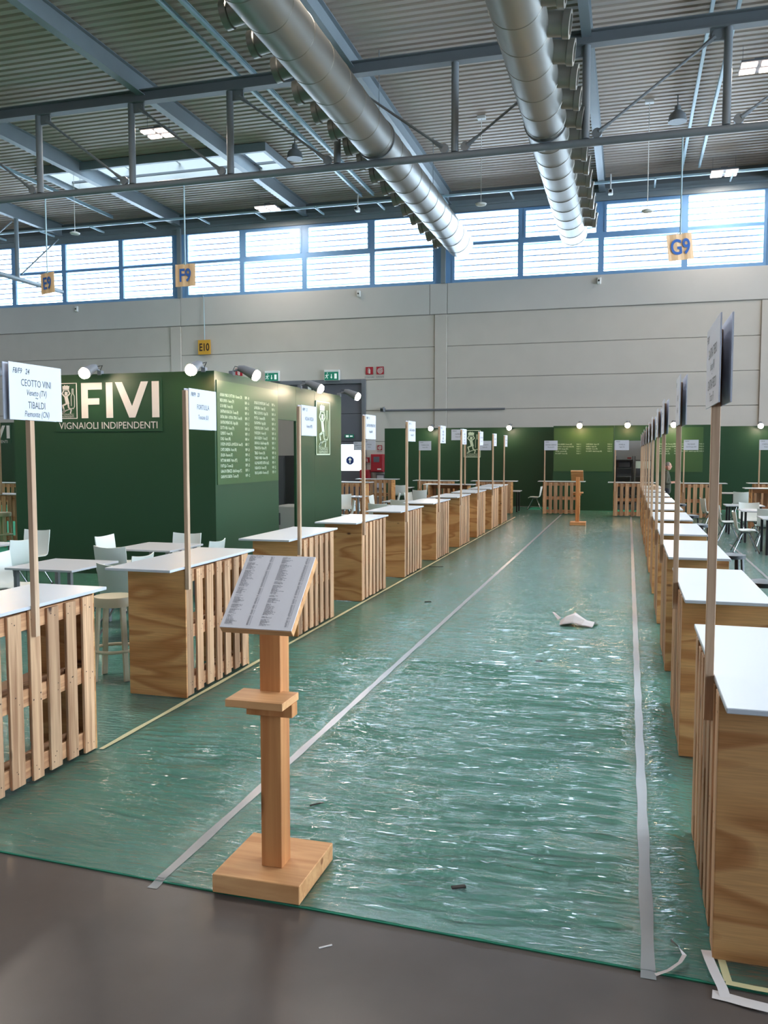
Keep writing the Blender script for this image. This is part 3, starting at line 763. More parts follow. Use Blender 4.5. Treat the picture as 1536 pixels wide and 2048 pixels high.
rng = np.random.RandomState(3)
TABLE = rng.rand(512, 512).astype(np.float32)
def vnoise(x, y):
    xi = np.floor(x).astype(int); yi = np.floor(y).astype(int); fx = x - xi; fy = y - yi
    fx = fx*fx*(3-2*fx); fy = fy*fy*(3-2*fy)
    a = TABLE[xi % 512, yi % 512]; b = TABLE[(xi+1) % 512, yi % 512]; c = TABLE[xi % 512, (yi+1) % 512]; e = TABLE[(xi+1) % 512, (yi+1) % 512]
    return (a*(1-fx) + b*fx)*(1-fy) + (c*(1-fx) + e*fx)*fy
TL, TRX = -2.13, .115
def film_h(x, y):
    ang = np.clip((x - TRX)/.5, 0, 1)*1.1
    wy = y + .16*vnoise(x*.9 + 3, y*.7) + .05*vnoise(x*3.1, y*2.2 + 9) + ang*(x - TRX)*.9
    f = np.where(x > TRX, 19, 15)
    n1 = vnoise(x*1.5 + 40, wy*f); r1 = (1 - np.abs(2*n1 - 1))**3.2
    n2 = vnoise(x*3.4 + 11, wy*f*2.1 + 5); r2 = (1 - np.abs(2*n2 - 1))**2.8
    n3 = vnoise(x*9 + y*5, y*16 - x*3 + 70)
    msk = .35 + .9*vnoise(x*.8 + 20, y*.8 + 31)
    far = np.clip(1.25 - (y - 3.4)/9.0, .22, 1.0)
    near = np.clip((y - 3.42)/.25, .35, 1)
    tape = np.clip(np.minimum(np.minimum(np.abs(x - TL), np.abs(x - TRX)), np.abs(x + 3.475))/.10 - .35, .02, 1)
    lec = np.clip(np.maximum(np.abs(x + 1.612) - .215, np.abs(y - 3.70) - .225)/.05, 0, 1)
    side = np.clip((.3665 - x)/.07, .02, 1)*np.clip((x + 3.503)/.05, .02, 1)
    return side*(.0165*r1 + .0075*r2 + .0022*n3)*msk*far*near*tape*lec
gx = np.linspace(-3.503, .3665, 124)
gt = np.concatenate([np.arange(0, 4.6, .0085), np.arange(4.6, 9.5, .025), np.arange(9.5, 27.8, .12)])
GX, GT = np.meshgrid(gx, gt)
GY = edge_y(GX) + .003 + GT
H = film_h(GX, GY) + .0035
ny, nx = GX.shape
verts = np.stack([GX, GY, H], -1).reshape(-1, 3)
idx = np.arange(ny*nx).reshape(ny, nx)
quads = np.stack([idx[:-1,:-1], idx[:-1,1:], idx[1:,1:], idx[1:,:-1]], -1).reshape(-1, 4)
fm = bpy.data.meshes.new('plastic_film')
fm.vertices.add(len(verts)); fm.vertices.foreach_set('co', verts.astype(np.float32).ravel())
fm.loops.add(quads.size); fm.loops.foreach_set('vertex_index', quads.astype(np.int32).ravel())
fm.polygons.add(len(quads)); fm.polygons.foreach_set('loop_start', np.arange(0, quads.size, 4, dtype=np.int32))
fm.polygons.foreach_set('use_smooth', np.ones(len(quads), dtype=bool))
fm.update(); fm.validate(); fm.materials.append(FILM)
tag(put('plastic_film', fm), 'clear wrinkled plastic film spread over the green carpet of the aisle', 'film')
for x0, x1, lb in ((-12.0, -3.505, 'clear plastic film on the carpet among the tables on the left'), (.368, 6.4, 'clear plastic film on the carpet among the tables on the right')):
    xq = np.linspace(x0, x1, 24); yq = np.concatenate([np.array([0.0]), np.linspace(.3, 29.3, 60)])
    vs = [(float(a), float(edge_y(a) + .003 + b), .0022) for b in yq for a in xq]
    fs = [(j*24+i, j*24+i+1, (j+1)*24+i+1, (j+1)*24+i) for j in range(len(yq)-1) for i in range(23)]
    tag(MB().add(vs, fs, True).obj('plastic_film', FILM), lb, 'film')

def tape_strip(name, x0, y0, y1, wd, mat, label, lift=.0015, group=None, y_over=0.0):
    ys = np.concatenate([np.arange(y0, min(y1, 9), .04), np.arange(9, y1, .2) if y1 > 9 else np.array([]), np.array([y1])])
    cols = 5; vs = []; fs = []
    for i, yy in enumerate(ys):
        for j in range(cols):
            xx = x0 + wd*(j/(cols-1) - .5) + .003*math.sin(yy*9 + j)*(j in (0, cols-1))
            hh = float(film_h(np.array(xx), np.array(yy)))*(x0 > -3) + .0035 + lift if yy > edge_y(xx) + .02 else (-.004 if yy < edge_y(xx) - .01 else .003)
            vs.append((xx, yy, hh))
    for i in range(len(ys)-1):
        for j in range(cols-1): a = i*cols+j; fs.append((a, a+1, a+cols+1, a+cols))
    o = MB().add(vs, fs, True).obj(name, mat)
    return tag(o, label, 'tape', group)
tape_strip('floor_tape', TL, 3.44, 28.9, .052, TAPE, 'clear packing tape along the film left of the aisle middle', group='clear tapes along the aisle')
tape_strip('floor_tape', TRX, 3.36, 28.6, .056, TAPE, 'clear packing tape along the film near the right counters', group='clear tapes along the aisle')
tape_strip('floor_tape', -3.475, 5.0, 27.5, .04, TAPEY, 'cream tape line along the feet of the left counters', lift=.004)
tape_strip('floor_tape', 2.24, 14.6, 20.5, .05, TAPE, 'clear tape seam on the floor beside the right hand chairs', lift=.003)

# ------------------------------------------------------------------ pallet counters
CL, CH, CD = 1.17, 1.09, .54     # pallet length, height under the top, counter depth
def build_counter_meshes():
    P = {}
    w0 = [.112, .104, .118, .098, .11, .104, .114]
    rn = random.Random(11)
    P['slats'] = []
    pit = (CL - .112)/6
    for i in range(7):
        xx = i*pit + .056
        sm_ = MB().box(xx - w0[i]/2, xx + w0[i]/2, 0, .021, .012 + .006*(i % 3), CH - .006 - .008*((i*2) % 3)).mesh('slat', SLAT, .003)
        nb = bmesh.new(); nb.from_mesh(sm_)
        for zc in (.095, .545, CH - .07):                       # nail heads over the cross boards
            for k_ in range(rn.choice((2, 3))):
                cx, cz = xx + rn.uniform(-.035, .035), zc + rn.uniform(-.035, .035); r_ = rn.uniform(.0035, .006)
                fv = [nb.verts.new((cx + r_*math.cos(-a*PI/3), -.0008, cz + r_*math.sin(-a*PI/3))) for a in range(6)]
                nb.faces.new(fv[::-1]).material_index = 1
        nb.to_mesh(sm_); nb.free(); sm_.materials.append(NAIL)
        P['slats'].append(sm_)
    P['cross'] = [MB().box(.02, CL - .02, .022, .044, z, z + .11).mesh('cross_board', CROSS, .003) for z in (.04, .49, CH - .125)]
    P['blocks'] = [MB().box(x, x + .12, .045, .125, z + .005, z + .105).mesh('block', BLOCK, .003) for z in (.04, .49, CH - .125) for x in (.03, CL/2 - .06, CL - .15)]
    P['rear'] = [MB().box(.02, CL - .02, .126, .147, z, z + .11).mesh('rear_board', CROSS, .003) for z in (.04, .49, CH - .125)]
    return P
CP = build_counter_meshes()
PANEL = MB().box(-.009, .009, .0, CD, 0.004, CH).mesh('end_panel', PLY, .0015)
SHELF = MB().box(.012, CL - .012, .16, CD - .04, .50, .518).mesh('shelf', PLY, .0015)
TOPS = {}
def top_mesh(x0, x1, y0, y1):
    k_ = (x0, x1, y0, y1)
    if k_ not in TOPS: TOPS[k_] = MB().box(x0, x1, y0, y1, CH, CH + .022).mesh('counter_top', LAMI, .003)
    return TOPS[k_]
def counter(x, y, rz, top, label, group, shelf=True):
    t = thing('pallet_counter', label, 'counter', (x, y, .004), rz, group)
    for i, s in enumerate(CP['slats']):
        o = put('slat', s, t); o.location = (random.uniform(-.006, .006), random.uniform(-.002, 0), 0); o.rotation_euler = (0, random.uniform(-.004, .004), 0)
    for s in CP['cross']: put('cross_board', s, t)
    for s in CP['blocks']: put('block', s, t)
    for s in CP['rear']: put('rear_board', s, t)
    put('end_panel', PANEL, t, (-.011, 0, 0)); put('end_panel', PANEL, t, (CL + .011, 0, 0))
    if shelf: put('shelf', SHELF, t)
    put('counter_top', top_mesh(*top), t)
    return t
ORD = ['nearest', 'second', 'third', 'fourth', 'fifth', 'sixth', 'seventh', 'eighth', 'ninth', 'tenth']
LY = [3.82, 6.28, 8.77, 11.14, 13.48, 15.87, 18.22, 20.46, 22.75, 24.6]
RY = [3.57, 5.98, 8.33, 10.66, 12.94, 15.25, 17.58, 19.92, 22.28, 24.6]
LX, RX = -3.51, .365
LTOP = (-.26, 1.34, 0, .60)
RTOP = (-.17, 1.44, 0, .53)
for i, yy in enumerate(LY):
    counter(LX, yy, PI/2, LTOP, ('white-topped pallet counter nearest the viewer in the left aisle row' if i == 0 else
            'white-topped pallet counter, %s from the front in the left aisle row' % ORD[i]), 'pallet counters on the left of the aisle')
for i, yy in enumerate(RY):
    counter(RX, yy + CL, -PI/2, RTOP, ('white-topped pallet counter nearest the viewer in the right aisle row' if i == 0 else
            'white-topped pallet counter, %s from the front in the right aisle row' % ORD[i]), 'pallet counters on the right of the aisle')

# far counters: x, y, rz, top, label
FTOP = (-.2, 1.36, 0, .57)
far = [(-2.74, 29.1, 0, 'pallet counter against the green wall left of the aisle end'),
       (-.43, 28.65, 0, 'pallet counter in front of the open fridge niche at the aisle end'),
       (1.64, 28.5, 0, 'pallet counter at the back behind the man in the olive shirt'),
       (3.86, 29.0, 0, 'pallet counter at the back far right behind the white tables'),
       (-7.05, 28.9, 0, 'pallet counter at the back in front of the dark green wall under its first lamp'),
       (-5.0, 28.9, 0, 'pallet counter at the back left of the lone chair at the aisle end'),
       (-9.5, 29.95, 0, 'pallet counter at the back in front of the red hose cabinet'),
       (-9.45, 26.45, 0, 'pallet counter half hidden behind the list wall of the green booth'),
       (-4.68, 25.95, PI, 'pallet counter seen from its open back behind the left aisle row'),
       (4.4, 25.3, PI, 'pallet counter seen from its open back among the tables on the right'),
       (-14.6, 16.4, 0, 'pallet counter at the left picture edge beside a cream stool'),
       (-19.9, 22.9, 0, 'pallet counter at the left picture edge in the middle distance'),
       (-27.2, 26.6, 0, 'pallet counter farthest off at the left picture edge')]
for x, y, rz, lb in far: counter(x, y, rz, FTOP, lb, 'pallet counters standing at the back')

# ------------------------------------------------------------------ name signs on battens
def batten_mesh(h): return MB().box(-.02, .02, -.036, -.001, 0, h).mesh('batten', POSTW, .002)
BATT = batten_mesh(1.64)
def sign_post(x, y, rz, z0, lines, label, group, b0=.03, bw=.46, bh=.335, both=True, code='', flip=False, fine=True):
    t = thing('sign_post', label, 'sign', (x, y, z0), rz, group)
    put('batten', BATT, t)
    zt = 1.66
    for s in ((-.042, -.036), (.0, .006))[:2 if both else 1]:
        MB().box(b0, b0 + bw, s[0], s[1], zt - bh, zt).obj('board', PAPER, t)
    cx = b0 + bw/2
    ms = []
    yf = -.0432
    ms.append(text_mesh(code, .046, INK, face_front(b0 + .03, yf, zt - .062), 'LEFT', 2, .78, .22, bold=.012))
    n_ = len(lines)
    fr_ = [.40, .56, .65, .79, .94] if n_ > 2 else [.50, .74]
    for (s, big), fz in zip(lines, fr_):
        sz = .060 if big else .052
        wd = max(1, len(s))*sz*.56
        ms.append(text_mesh(s, sz, INK, face_front(cx, yf, zt - bh*fz), 'CENTER', 2, min(.74 if big else .70, .86*bw/wd), 0 if big else .22))
    ms = [q for q in ms if len(q.vertices)]
    if ms: put('lettering', join_meshes(ms, 'lettering'), t)
    return t
L5 = lambda a, b: [(a, True), (b, False)]
LS = [(4.385, [('CEOTTO VINI', True), ('Veneto (TV)', False), ('~', True), ('TIBALDI', True), ('Piemonte (CN)', False)], 'F8/F9   24'),
      (6.275, L5('FORTULLA', 'Toscana (LI)'), 'F8/F9   23'), (8.77, L5('VIGNA RODA', 'Veneto (PD)'), 'F8/F9   22'), (11.16, L5('CANTINE IMPERATORE', 'Puglia (BA)'), 'F8/F9   21'),
      (13.52, L5('CORTE CANEDRA', 'Veneto (VR)'), 'F8/F9   20'), (16.0, [('MIRCEA', True), ('Veneto (VR)', False), ('~', True), ('ANNO', True), ('Piemonte (AT)', False)], 'F8/F9   19'),
      (18.25, [('ADRIANO', True), ('Piemonte', False), ('~', True), ('MARCO', True), ('Piemonte (CN)', False)], 'F8/F9   18'), (20.5, L5('CANTINA CANAIO', 'Toscana (AR)'), 'F8/F9   17'),
      (22.75, L5('BRESOLIN BIO', 'Veneto (TV)'), 'F8/F9   16'), (24.9, L5('FATTORIA NANNI', 'Marche (MC)'), 'F8/F9   15')]
for i, (yy, ln, code) in enumerate(LS):
    nm = ln[0][0]
    lb = 'name board reading %s, %s sign post of the left row' % (nm, ORD[i])
    b0 = -.2 if i == 0 else .022
    sign_post(LX, yy, PI/2, .925, ln, lb, 'name signs along the left counters', b0, .475, .335, True, code)
RS = [3.8, 6.5, 9.2, 11.0, 13.3, 15.4, 17.8, 20.2, 22.6, 24.9]
RN = [[('CANTINA TREBIO', True), ('Veneto (VR)', False), ('-', True), ('CANTINA FREDDI', True), ('Toscana (FI)', False)], L5('VIGNA', 'Puglia (BA)'), L5('TENUTA', 'Toscana (SI)')]
for i, yy in enumerate(RS):
    lb = 'white double name board on a batten, %s sign of the right aisle row' % ORD[i]
    sign_post(RX, yy, -PI/2, .92, RN[i] if i < 3 else L5('CANTINA', 'Veneto (VR)'), lb, 'name signs along the right counters', -.22 if i == 0 else -.03, .56 if i == 0 else .46, .335, True, 'F9/G9')
FS = [(-2.71, 29.1, 0, L5('CASCINA GIARDINI', 'Piemonte (AT)'), 'at the counter left of the aisle end', -.02),
      (-.41, 28.65, 0, L5('MORELLA', 'Puglia (TA)'), 'at the counter before the fridge niche', -.02),
      (1.69, 28.5, 0, L5('TRE MONTI', 'Emilia Romagna (BO)'), 'at the counter behind the man', -.02),
      (3.96, 29.0, 0, L5('CORTE SALVA', 'Veneto (VI)'), 'at the back counter far right', -.02),
      (-7.0, 28.9, 0, L5('TORRE DI ISO', 'Veneto (PD)'), 'at the back counter below the first wall lamp', -.02),
      (-4.93, 28.9, 0, L5('ROCCHETTI', 'Emilia (PR)'), 'at the back counter left of the lone chair', .0),
      (-9.42, 29.95, 0, L5('CLEMENTI DI MONTE', 'Veneto (VR)'), 'at the back counter before the hose cabinet', -.33),
      (-8.32, 26.45, 0, L5('CROLIN', 'Veneto'), 'at the counter beside the green booth end', .02),
      (-4.73, 25.36, 0, L5('CLEMENTI', 'Veneto (VR)'), 'at the counter seen from its back on the left', -.42)]
for x, y, rz, ln, wh, b0 in FS:
    sign_post(x, y if wh.find('seen from') < 0 else y - .0, rz, .82 if wh.find('seen from') < 0 else 1.112, ln, 'sign post %s' % wh, 'name signs of the back counters', b0, .44 if b0 > -.4 else .42, .32, False, 'F10/G10')
sign_post(-13.88, 16.4, 0, 1.112, L5('COALI', 'Veneto (VR)'), 'pale batten with name board at the left picture edge', 'name signs of the back counters', -.44, .46, .335, False, 'E8/E9')

# ------------------------------------------------------------------ lectern
def lectern(x, y, rz, label, full):
    t = thing('lectern', label, 'lectern', (x, y, .006), rz, 'larch lecterns in the aisle')
    MB().box(-.22, .215, -.22, .235, 0, .088).obj('base', LARCHH, t, .003)
    MB().box(-.03, .075, -.085, .02, .088, 1.36).obj('post', LARCH, t, .003)
    # sloping desk board
    y0, z0, y1, z1 = -.275, 1.245, .03, 1.535
    dv = Vector((0, y1-y0, z1-z0)); L_ = dv.length; an = math.atan2(z1-z0, y1-y0)
    Mx = Matrix.Translation((.048, y0, z0)) @ Matrix.Rotation(an, 4, 'X')
    b = MB().box(-.172, .172, 0, L_, 0, .036).obj('desk_board', LARCHH, t, .002); b.matrix_local = Mx
    s = MB().box(-.171, .171, .002, L_ - .002, .0365, .0415).obj('list_sheet', PAPERG, t); s.matrix_local = Mx
    if full:
        names = ['ADRIANO MARCO E VITTORIO - Piemonte', 'BRESOLIN BIO - Veneto', "CA' ROVERE - Veneto", 'CANTINA BORSACCHI - Toscana', 'CANTINA CANAIO - Toscana', 'CANTINE IMPERATORE - Puglia',
                 'CEOTTO VINI - Veneto', 'CLEMENTI - Veneto', 'COALI - Veneto', 'CONTE EMO - Veneto', 'CORTE CANEDRA - Veneto', 'CROLIN - Piemonte', "FATTORIA NANNI' - Marche", 'FORTULLA - Toscana', 'TIBALDI - Piemonte', 'VIGNA RODA - Veneto']
        r = random.Random(5)
        for cx0, cx1 in ((-.155, -.03), (.012, .15)):
            left, rightt = [], []
            brk = {6, 15, 34, 42, 44, 52, 57, 63} if cx0 < 0 else {7, 26, 30, 41, 44, 50, 63, 66}
            for i in range(74):
                if i in brk: left.append(''); rightt.append('')
                else:
                    left.append(r.choice(names)[:r.randint(9, 24)]); rightt.append('F8/F9 - %d' % r.randint(2, 24))
            mm = text_mesh('\n'.join(left), .0072, INKD, Matrix.Translation((cx0, L_ - .016, .0422)), 'LEFT', 1, .62, 0, 1, .735)
            o = put('lettering', mm, s); mm.transform(Matrix.Identity(4)); o.matrix_local = Matrix.Identity(4)
            mm = text_mesh('\n'.join(rightt), .0072, INKD, Matrix.Translation((cx1, L_ - .016, .0422)), 'RIGHT', 1, .62, 0, 1, .735)
            o = put('lettering', mm, s)
        mm = text_mesh('ELENCO ESPOSITORI', .009, INKD, Matrix.Translation((-.155, L_ - .012, .0422)), 'LEFT', 1, .8); put('lettering', mm, s)
    # shelf on a ledger
    MB().box(-.125, .155, -.255, -.06, .90, .935).obj('shelf', LARCHH, t, .002)
    MB().box(-.07, .158, -.15, -.0855, .838, .90).obj('ledger', LARCH, t, .002)
    return t
PAPERG = plain('printed list sheet', (222,213,213), .45, var=.01)
lectern(-1.61, 3.69, 0, 'larch lectern with printed list at the front edge of the carpet', True)
lectern(-1.36, 24.95, PI, 'larch lectern far down the aisle seen from its back', False)

# ------------------------------------------------------------------ furniture
def chair_mesh():
    pr = [(.225, .425, .205), (.20, .44, .22), (.10, .447, .232), (-.02, .44, .236), (-.11, .44, .234), (-.17, .462, .232), (-.205, .52, .23), (-.225, .62, .232), (-.25, .74, .236), (-.275, .835, .236)]
    nu = 9; top = []
    for j, (y, z, hw) in enumerate(pr):
        for i in range(nu):
            u = -1 + 2*i/(nu-1)
            bk = max(0, (j-4)/5)
            top.append(Vector((hw*u, y + .045*u*u*bk - 0.0, z + (.022*u*u if j == 9 else .018*u*u*(1-bk)*(j > 0)))))
    m = MB(); n_ = len(pr)
    # offset for thickness
    def nrm(j, i):
        a = top[min(j+1, n_-1)*nu+i] - top[max(j-1, 0)*nu+i]; b = top[j*nu+min(i+1, nu-1)] - top[j*nu+max(i-1, 0)]
        return a.cross(b).normalized()
    bot = [top[j*nu+i] - nrm(j, i)*(-.012) for j in range(n_) for i in range(nu)]
    fs = []
    O = n_*nu
    for j in range(n_-1):
        for i in range(nu-1):
            a = j*nu+i
            fs.append((a, a+1, a+nu+1, a+nu)); fs.append((O+a, O+a+nu, O+a+nu+1, O+a+1))
    for j in range(n_-1):
        for i in (0, nu-1):
            a = j*nu+i; fs.append((a, a+nu, O+a+nu, O+a))
    for i in range(nu-1):
        for j in (0, n_-1):
            a = j*nu+i; fs.append((a, a+1, O+a+1, O+a))
    m.add(top + bot, fs, True)
    return m.mesh('seat_shell', SHELL)
CH_SHELL = chair_mesh()
def chair_leg(sx, sy):
    return MB().tube([(sx*.06, sy*.03, .425), (sx*.10, sy*.07, .40), (sx*.235, sy*.245, .012)], .011, 8).mesh('leg', CHROME)
CH_LEGS = [chair_leg(a, b) for a in (-1, 1) for b in (-1, 1)]
CH_FOOT = MB().lathe([(.014, 0), (.014, .025), (.008, .03)], 8).mesh('foot', BLACK)
CH_HUB = MB().box(-.1, .1, -.1, .1, .405, .43).mesh('seat_frame', CHROME, .006)
def chair(x, y, face, label, group='white shell chairs'):
    t = thing('shell_chair', label, 'chair', (x, y, .006), face - PI/2, group)
    put('seat_shell', CH_SHELL, t); put('seat_frame', CH_HUB, t)
    k_ = 0
    for a in (-1, 1):
        for b in (-1, 1):
            l = put('leg', CH_LEGS[k_], t); put('foot', CH_FOOT, l, (a*.235, b*.245, 0)); k_ += 1
    return t
TT = {}
def table(x0, x1, y0, y1, label, dark, group='white cafe tables'):
    wx, wy = round(x1-x0, 2), round(y1-y0, 2)
    t = thing('cafe_table', label, 'table', ((x0+x1)/2, (y0+y1)/2, .006), 0, group)
    key = (wx, wy)
    if key not in TT:
        TT[key] = (MB().box(-wx/2, wx/2, -wy/2, wy/2, .712, .737).mesh('table_top', LAMI, .003),
                   MB().box(-wx/2+.1, wx/2-.1, -.02, .02, .68, .712).mesh('table_frame', BLACK))
    put('table_top', TT[key][0], t); put('table_frame', TT[key][1], t)
    mat = BLACK if dark else LEGG
    for a in (-1, 1):
        for b in (-1, 1):
            cx, cyy = a*(wx/2 - .09), b*(wy/2 - .09)
            MB().box(cx-.024, cx+.024, cyy-.024, cyy+.024, 0, .712).obj('leg', mat, t, .003)
E_, W_, N_, S_ = 0, PI, PI/2, -PI/2
gl_ = 'tables and chairs by the green booth'
table(-6.86, -5.96, 8.11, 9.02, 'white square table in front of the dark green booth, nearest of that group', False)
table(-6.8, -5.91, 10.15, 11.08, 'white square table close to the corner of the green booth', False)
table(-9.55, -8.6, 9.75, 10.5, 'white square table at the left picture edge', False)
chair(-8.9, 11.05, S_, 'white shell chair behind the table at the left picture edge')
chair(-8.36, 9.98, W_, 'white shell chair between the left edge table and the front batten')
chair(-7.08, 8.5, E_, 'white shell chair at the left picture edge nearest the viewer')
chair(-7.1, 10.74, E_, 'white shell chair facing right at the table near the booth corner')
chair(-6.39, 9.70, N_, 'white shell chair with its back to us between the two tables')
chair(-6.36, 11.2, S_, 'white shell chair facing us behind the table near the booth corner')
chair(-5.31, 8.2, N_, 'white shell chair with its back to us behind the cream bar stool')
chair(-5.72, 8.82, W_, 'white shell chair facing left at the nearest square table')
chair(-5.66, 10.6, W_, 'white shell chair hidden behind the second left counter, only its tip showing')

ST_SEAT = MB().lathe([(.15, .665), (.178, .672), (.182, .74), (.176, .756), (.05, .762)], 26).mesh('seat', STOOLM)
def stool(x, y, rz, mat, label, group):
    t = thing('bar_stool', label, 'stool', (x, y, .006), rz, group)
    if mat is STOOLM: put('seat', ST_SEAT, t)
    else: MB().lathe([(.15, .69), (.178, .695), (.18, .74), (.05, .762)], 20).obj('seat', mat, t)
    for a in range(4):
        an = PI/4 + a*PI/2; c_, s_ = math.cos(an), math.sin(an)
        MB().bar((c_*.15, s_*.15, .70), (c_*.2, s_*.2, 0), .05, .026, (c_, s_, 0)).obj('leg', mat, t, .004)
    MB().tube([(math.cos(k*PI/12)*.19, math.sin(k*PI/12)*.19, .27) for k in range(24)], .016, 8, False, True).obj('foot_ring', mat, t)
stool(-4.47, 6.68, .3, STOOLM, 'cream round bar stool between the two nearest left counters', 'cream bar stools')
stool(-13.2, 15.6, .1, STOOLM, 'cream round bar stool at the left picture edge far off', 'cream bar stools')
for i, (x, y) in enumerate(((1.33, 9.35), (1.3, 11.75), (1.28, 16.6), (1.28, 19.0), (1.29, 23.2))):
    stool(x, y, .2*i, BLACK, 'black round bar stool behind the right counters, %s from the front' % ['first','second','third','fourth','fifth'][i], 'black bar stools')
table(1.05, 1.7, 7.3, 8.0, 'low black-legged table peeking out behind the second right counter', True)

# middle distance on the left
table(-8.6, -7.75, 24.4, 25.2, 'white table beyond the green booth end', False)
table(-6.45, -5.55, 22.25, 23.05, 'white table behind the fourth left counter', False)
table(-5.7, -4.9, 24.05, 24.75, 'white table behind the sixth left counter', True)
table(-8.85, -8.05, 31.6, 32.4, 'white table with black legs before the dark green back wall', True)
mid = [(-7.95, 23.55, S_ + .5, 'white shell chair right beside the end of the green booth wall'), (-6.95, 20.6, W_ + .4, 'white shell chair turned aside behind the third left counter'),
       (-6.85, 23.3, E_, 'white shell chair facing the table behind the fourth left counter'), (-5.75, 19.7, N_, 'white shell chair with its back to us behind the fourth left counter'),
       (-6.9, 24.9, W_ + .3, 'white shell chair at the table beyond the green booth'), (-5.7, 21.5, N_, 'white shell chair with its back to us behind the fifth left counter'),
       (-6.3, 25.3, E_ - .3, 'white shell chair turned right behind the fifth left counter'), (-6.6, 27.3, N_ + .2, 'white shell chair with its back to us near the back counters'),
       (-4.9, 23.3, S_, 'white shell chair facing us behind the sixth left counter'), (-4.75, 22.0, W_, 'white shell chair facing left behind the seventh left counter'),
       (-8.35, 31.4, N_ + .3, 'white shell chair at the black-legged table before the dark green wall'), (-7.7, 32.0, W_, 'white shell chair facing left before the dark green wall')]
for x, y, f, lb in mid: chair(x, y, f, lb)
table(-4.35, -3.62, 29.65, 30.45, 'white table with black legs behind the end of the left aisle row', True)
chair(-3.25, 31.3, W_, 'lone white shell chair facing left beside the end of the left aisle row')
# right side
table(2.62, 3.5, 18.4, 19.3, 'white table with black legs nearest on the right', True)
table(2.52, 3.4, 20.9, 21.75, 'white table with black legs second on the right', True)
table(2.39, 3.3, 22.95, 23.7, 'white table with black legs third on the right', True)
table(2.72, 3.5, 30.0, 30.8, 'white table with black legs at the back right', True)
rc = [(2.36, 18.93, E_, 'white shell chair in the right seating area, nearest and facing right'), (2.26, 21.15, E_, 'white shell chair facing right at the second right hand table'),
      (2.15, 24.3, E_ + .2, 'white shell chair half hidden behind the nearest right batten'), (2.85, 22.15, S_, 'white shell chair facing us behind the second right hand table'),
      (3.45, 24.2, W_, 'white shell chair facing left near the open-backed right counter'), (2.95, 20.2, N_, 'white shell chair with its back to us at the right picture edge'),
      (3.4, 28.7, N_, 'white shell chair at the table at the back right')]
for x, y, f, lb in rc: chair(x, y, f, lb)

# ------------------------------------------------------------------ the walking man emblem
def emblem(ox, oz, s, f, lettering=True):
    """line art of a man carrying a crate of grapes beside a bottle; f(u, v, w) maps to 3-D; unit height 1, width .62"""
    m = MB()
    def st(pts, wd):
        pts = [(ox + s*a, oz + s*b) for a, b in pts]
        for (a0, b0), (a1, b1) in zip(pts[:-1], pts[1:]):
            dx, dz = a1-a0, b1-b0; l = math.hypot(dx, dz)
            if l < 1e-6: continue
            nx_, nz_ = -dz/l*wd*s/2, dx/l*wd*s/2; ex, ez = dx/l*wd*s*.25, dz/l*wd*s*.25
            m.prism([(a0+nx_-ex, b0+nz_-ez), (a0-nx_-ex, b0-nz_-ez), (a1-nx_+ex, b1-nz_+ez), (a1+nx_+ex, b1+nz_+ez)], f, .004)
    def pg(pts): m.prism([(ox + s*a, oz + s*b) for a, b in pts], f, .004)
    st([(0,0), (.62,0), (.62,1), (0,1), (0,0)], .022)
    pg([(.16,.83), (.37,.83), (.385,.93), (.34,.92), (.31,.95), (.27,.925), (.23,.955), (.19,.925), (.155,.925)])       # crate with grapes
    pg([(.165,.80), (.37,.80), (.37,.82), (.165,.82)])
    pg([(.22,.67), (.27,.645), (.315,.68), (.325,.76), (.23,.77)])                                                  # head
    st([(.19,.79), (.135,.71), (.215,.63)], .035); st([(.35,.79), (.395,.71), (.31,.635)], .035)                      # arms
    pg([(.205,.64), (.315,.64), (.335,.56), (.37,.42), (.26,.40), (.235,.5)])                                      # torso
    st([(.275,.42), (.15,.37), (.185,.25), (.2,.19)], .045); st([(.33,.42), (.345,.31), (.43,.235)], .045)            # legs
    st([(.13,.16), (.25,.22), (.42,.28)], .022); st([(.14,.20), (.30,.245)], .02); st([(.43,.235), (.40,.15)], .035); st([(.2,.19), (.12,.155)], .035)
    st([(.42,.27), (.48,.29)], .02)
    # bottle outline
    st([(.47,.84), (.51,.84), (.51,.70), (.545,.63), (.545,.34), (.50,.27)], .014); st([(.47,.84), (.47,.70), (.435,.63), (.435,.36)], .014)
    return m
def emblem_text(s, matf, mat):
    a = text_mesh('VIGNAIOLI', .085*s, mat, matf @ Matrix.Translation((.31*s, .085*s, 0)), 'CENTER', 2, .9, 0, 1.15)
    b = text_mesh('INDIPENDENTI', .075*s, mat, matf @ Matrix.Translation((.31*s, .022*s, 0)), 'CENTER', 2, .84)
    return join_meshes([a, b], 'lettering')

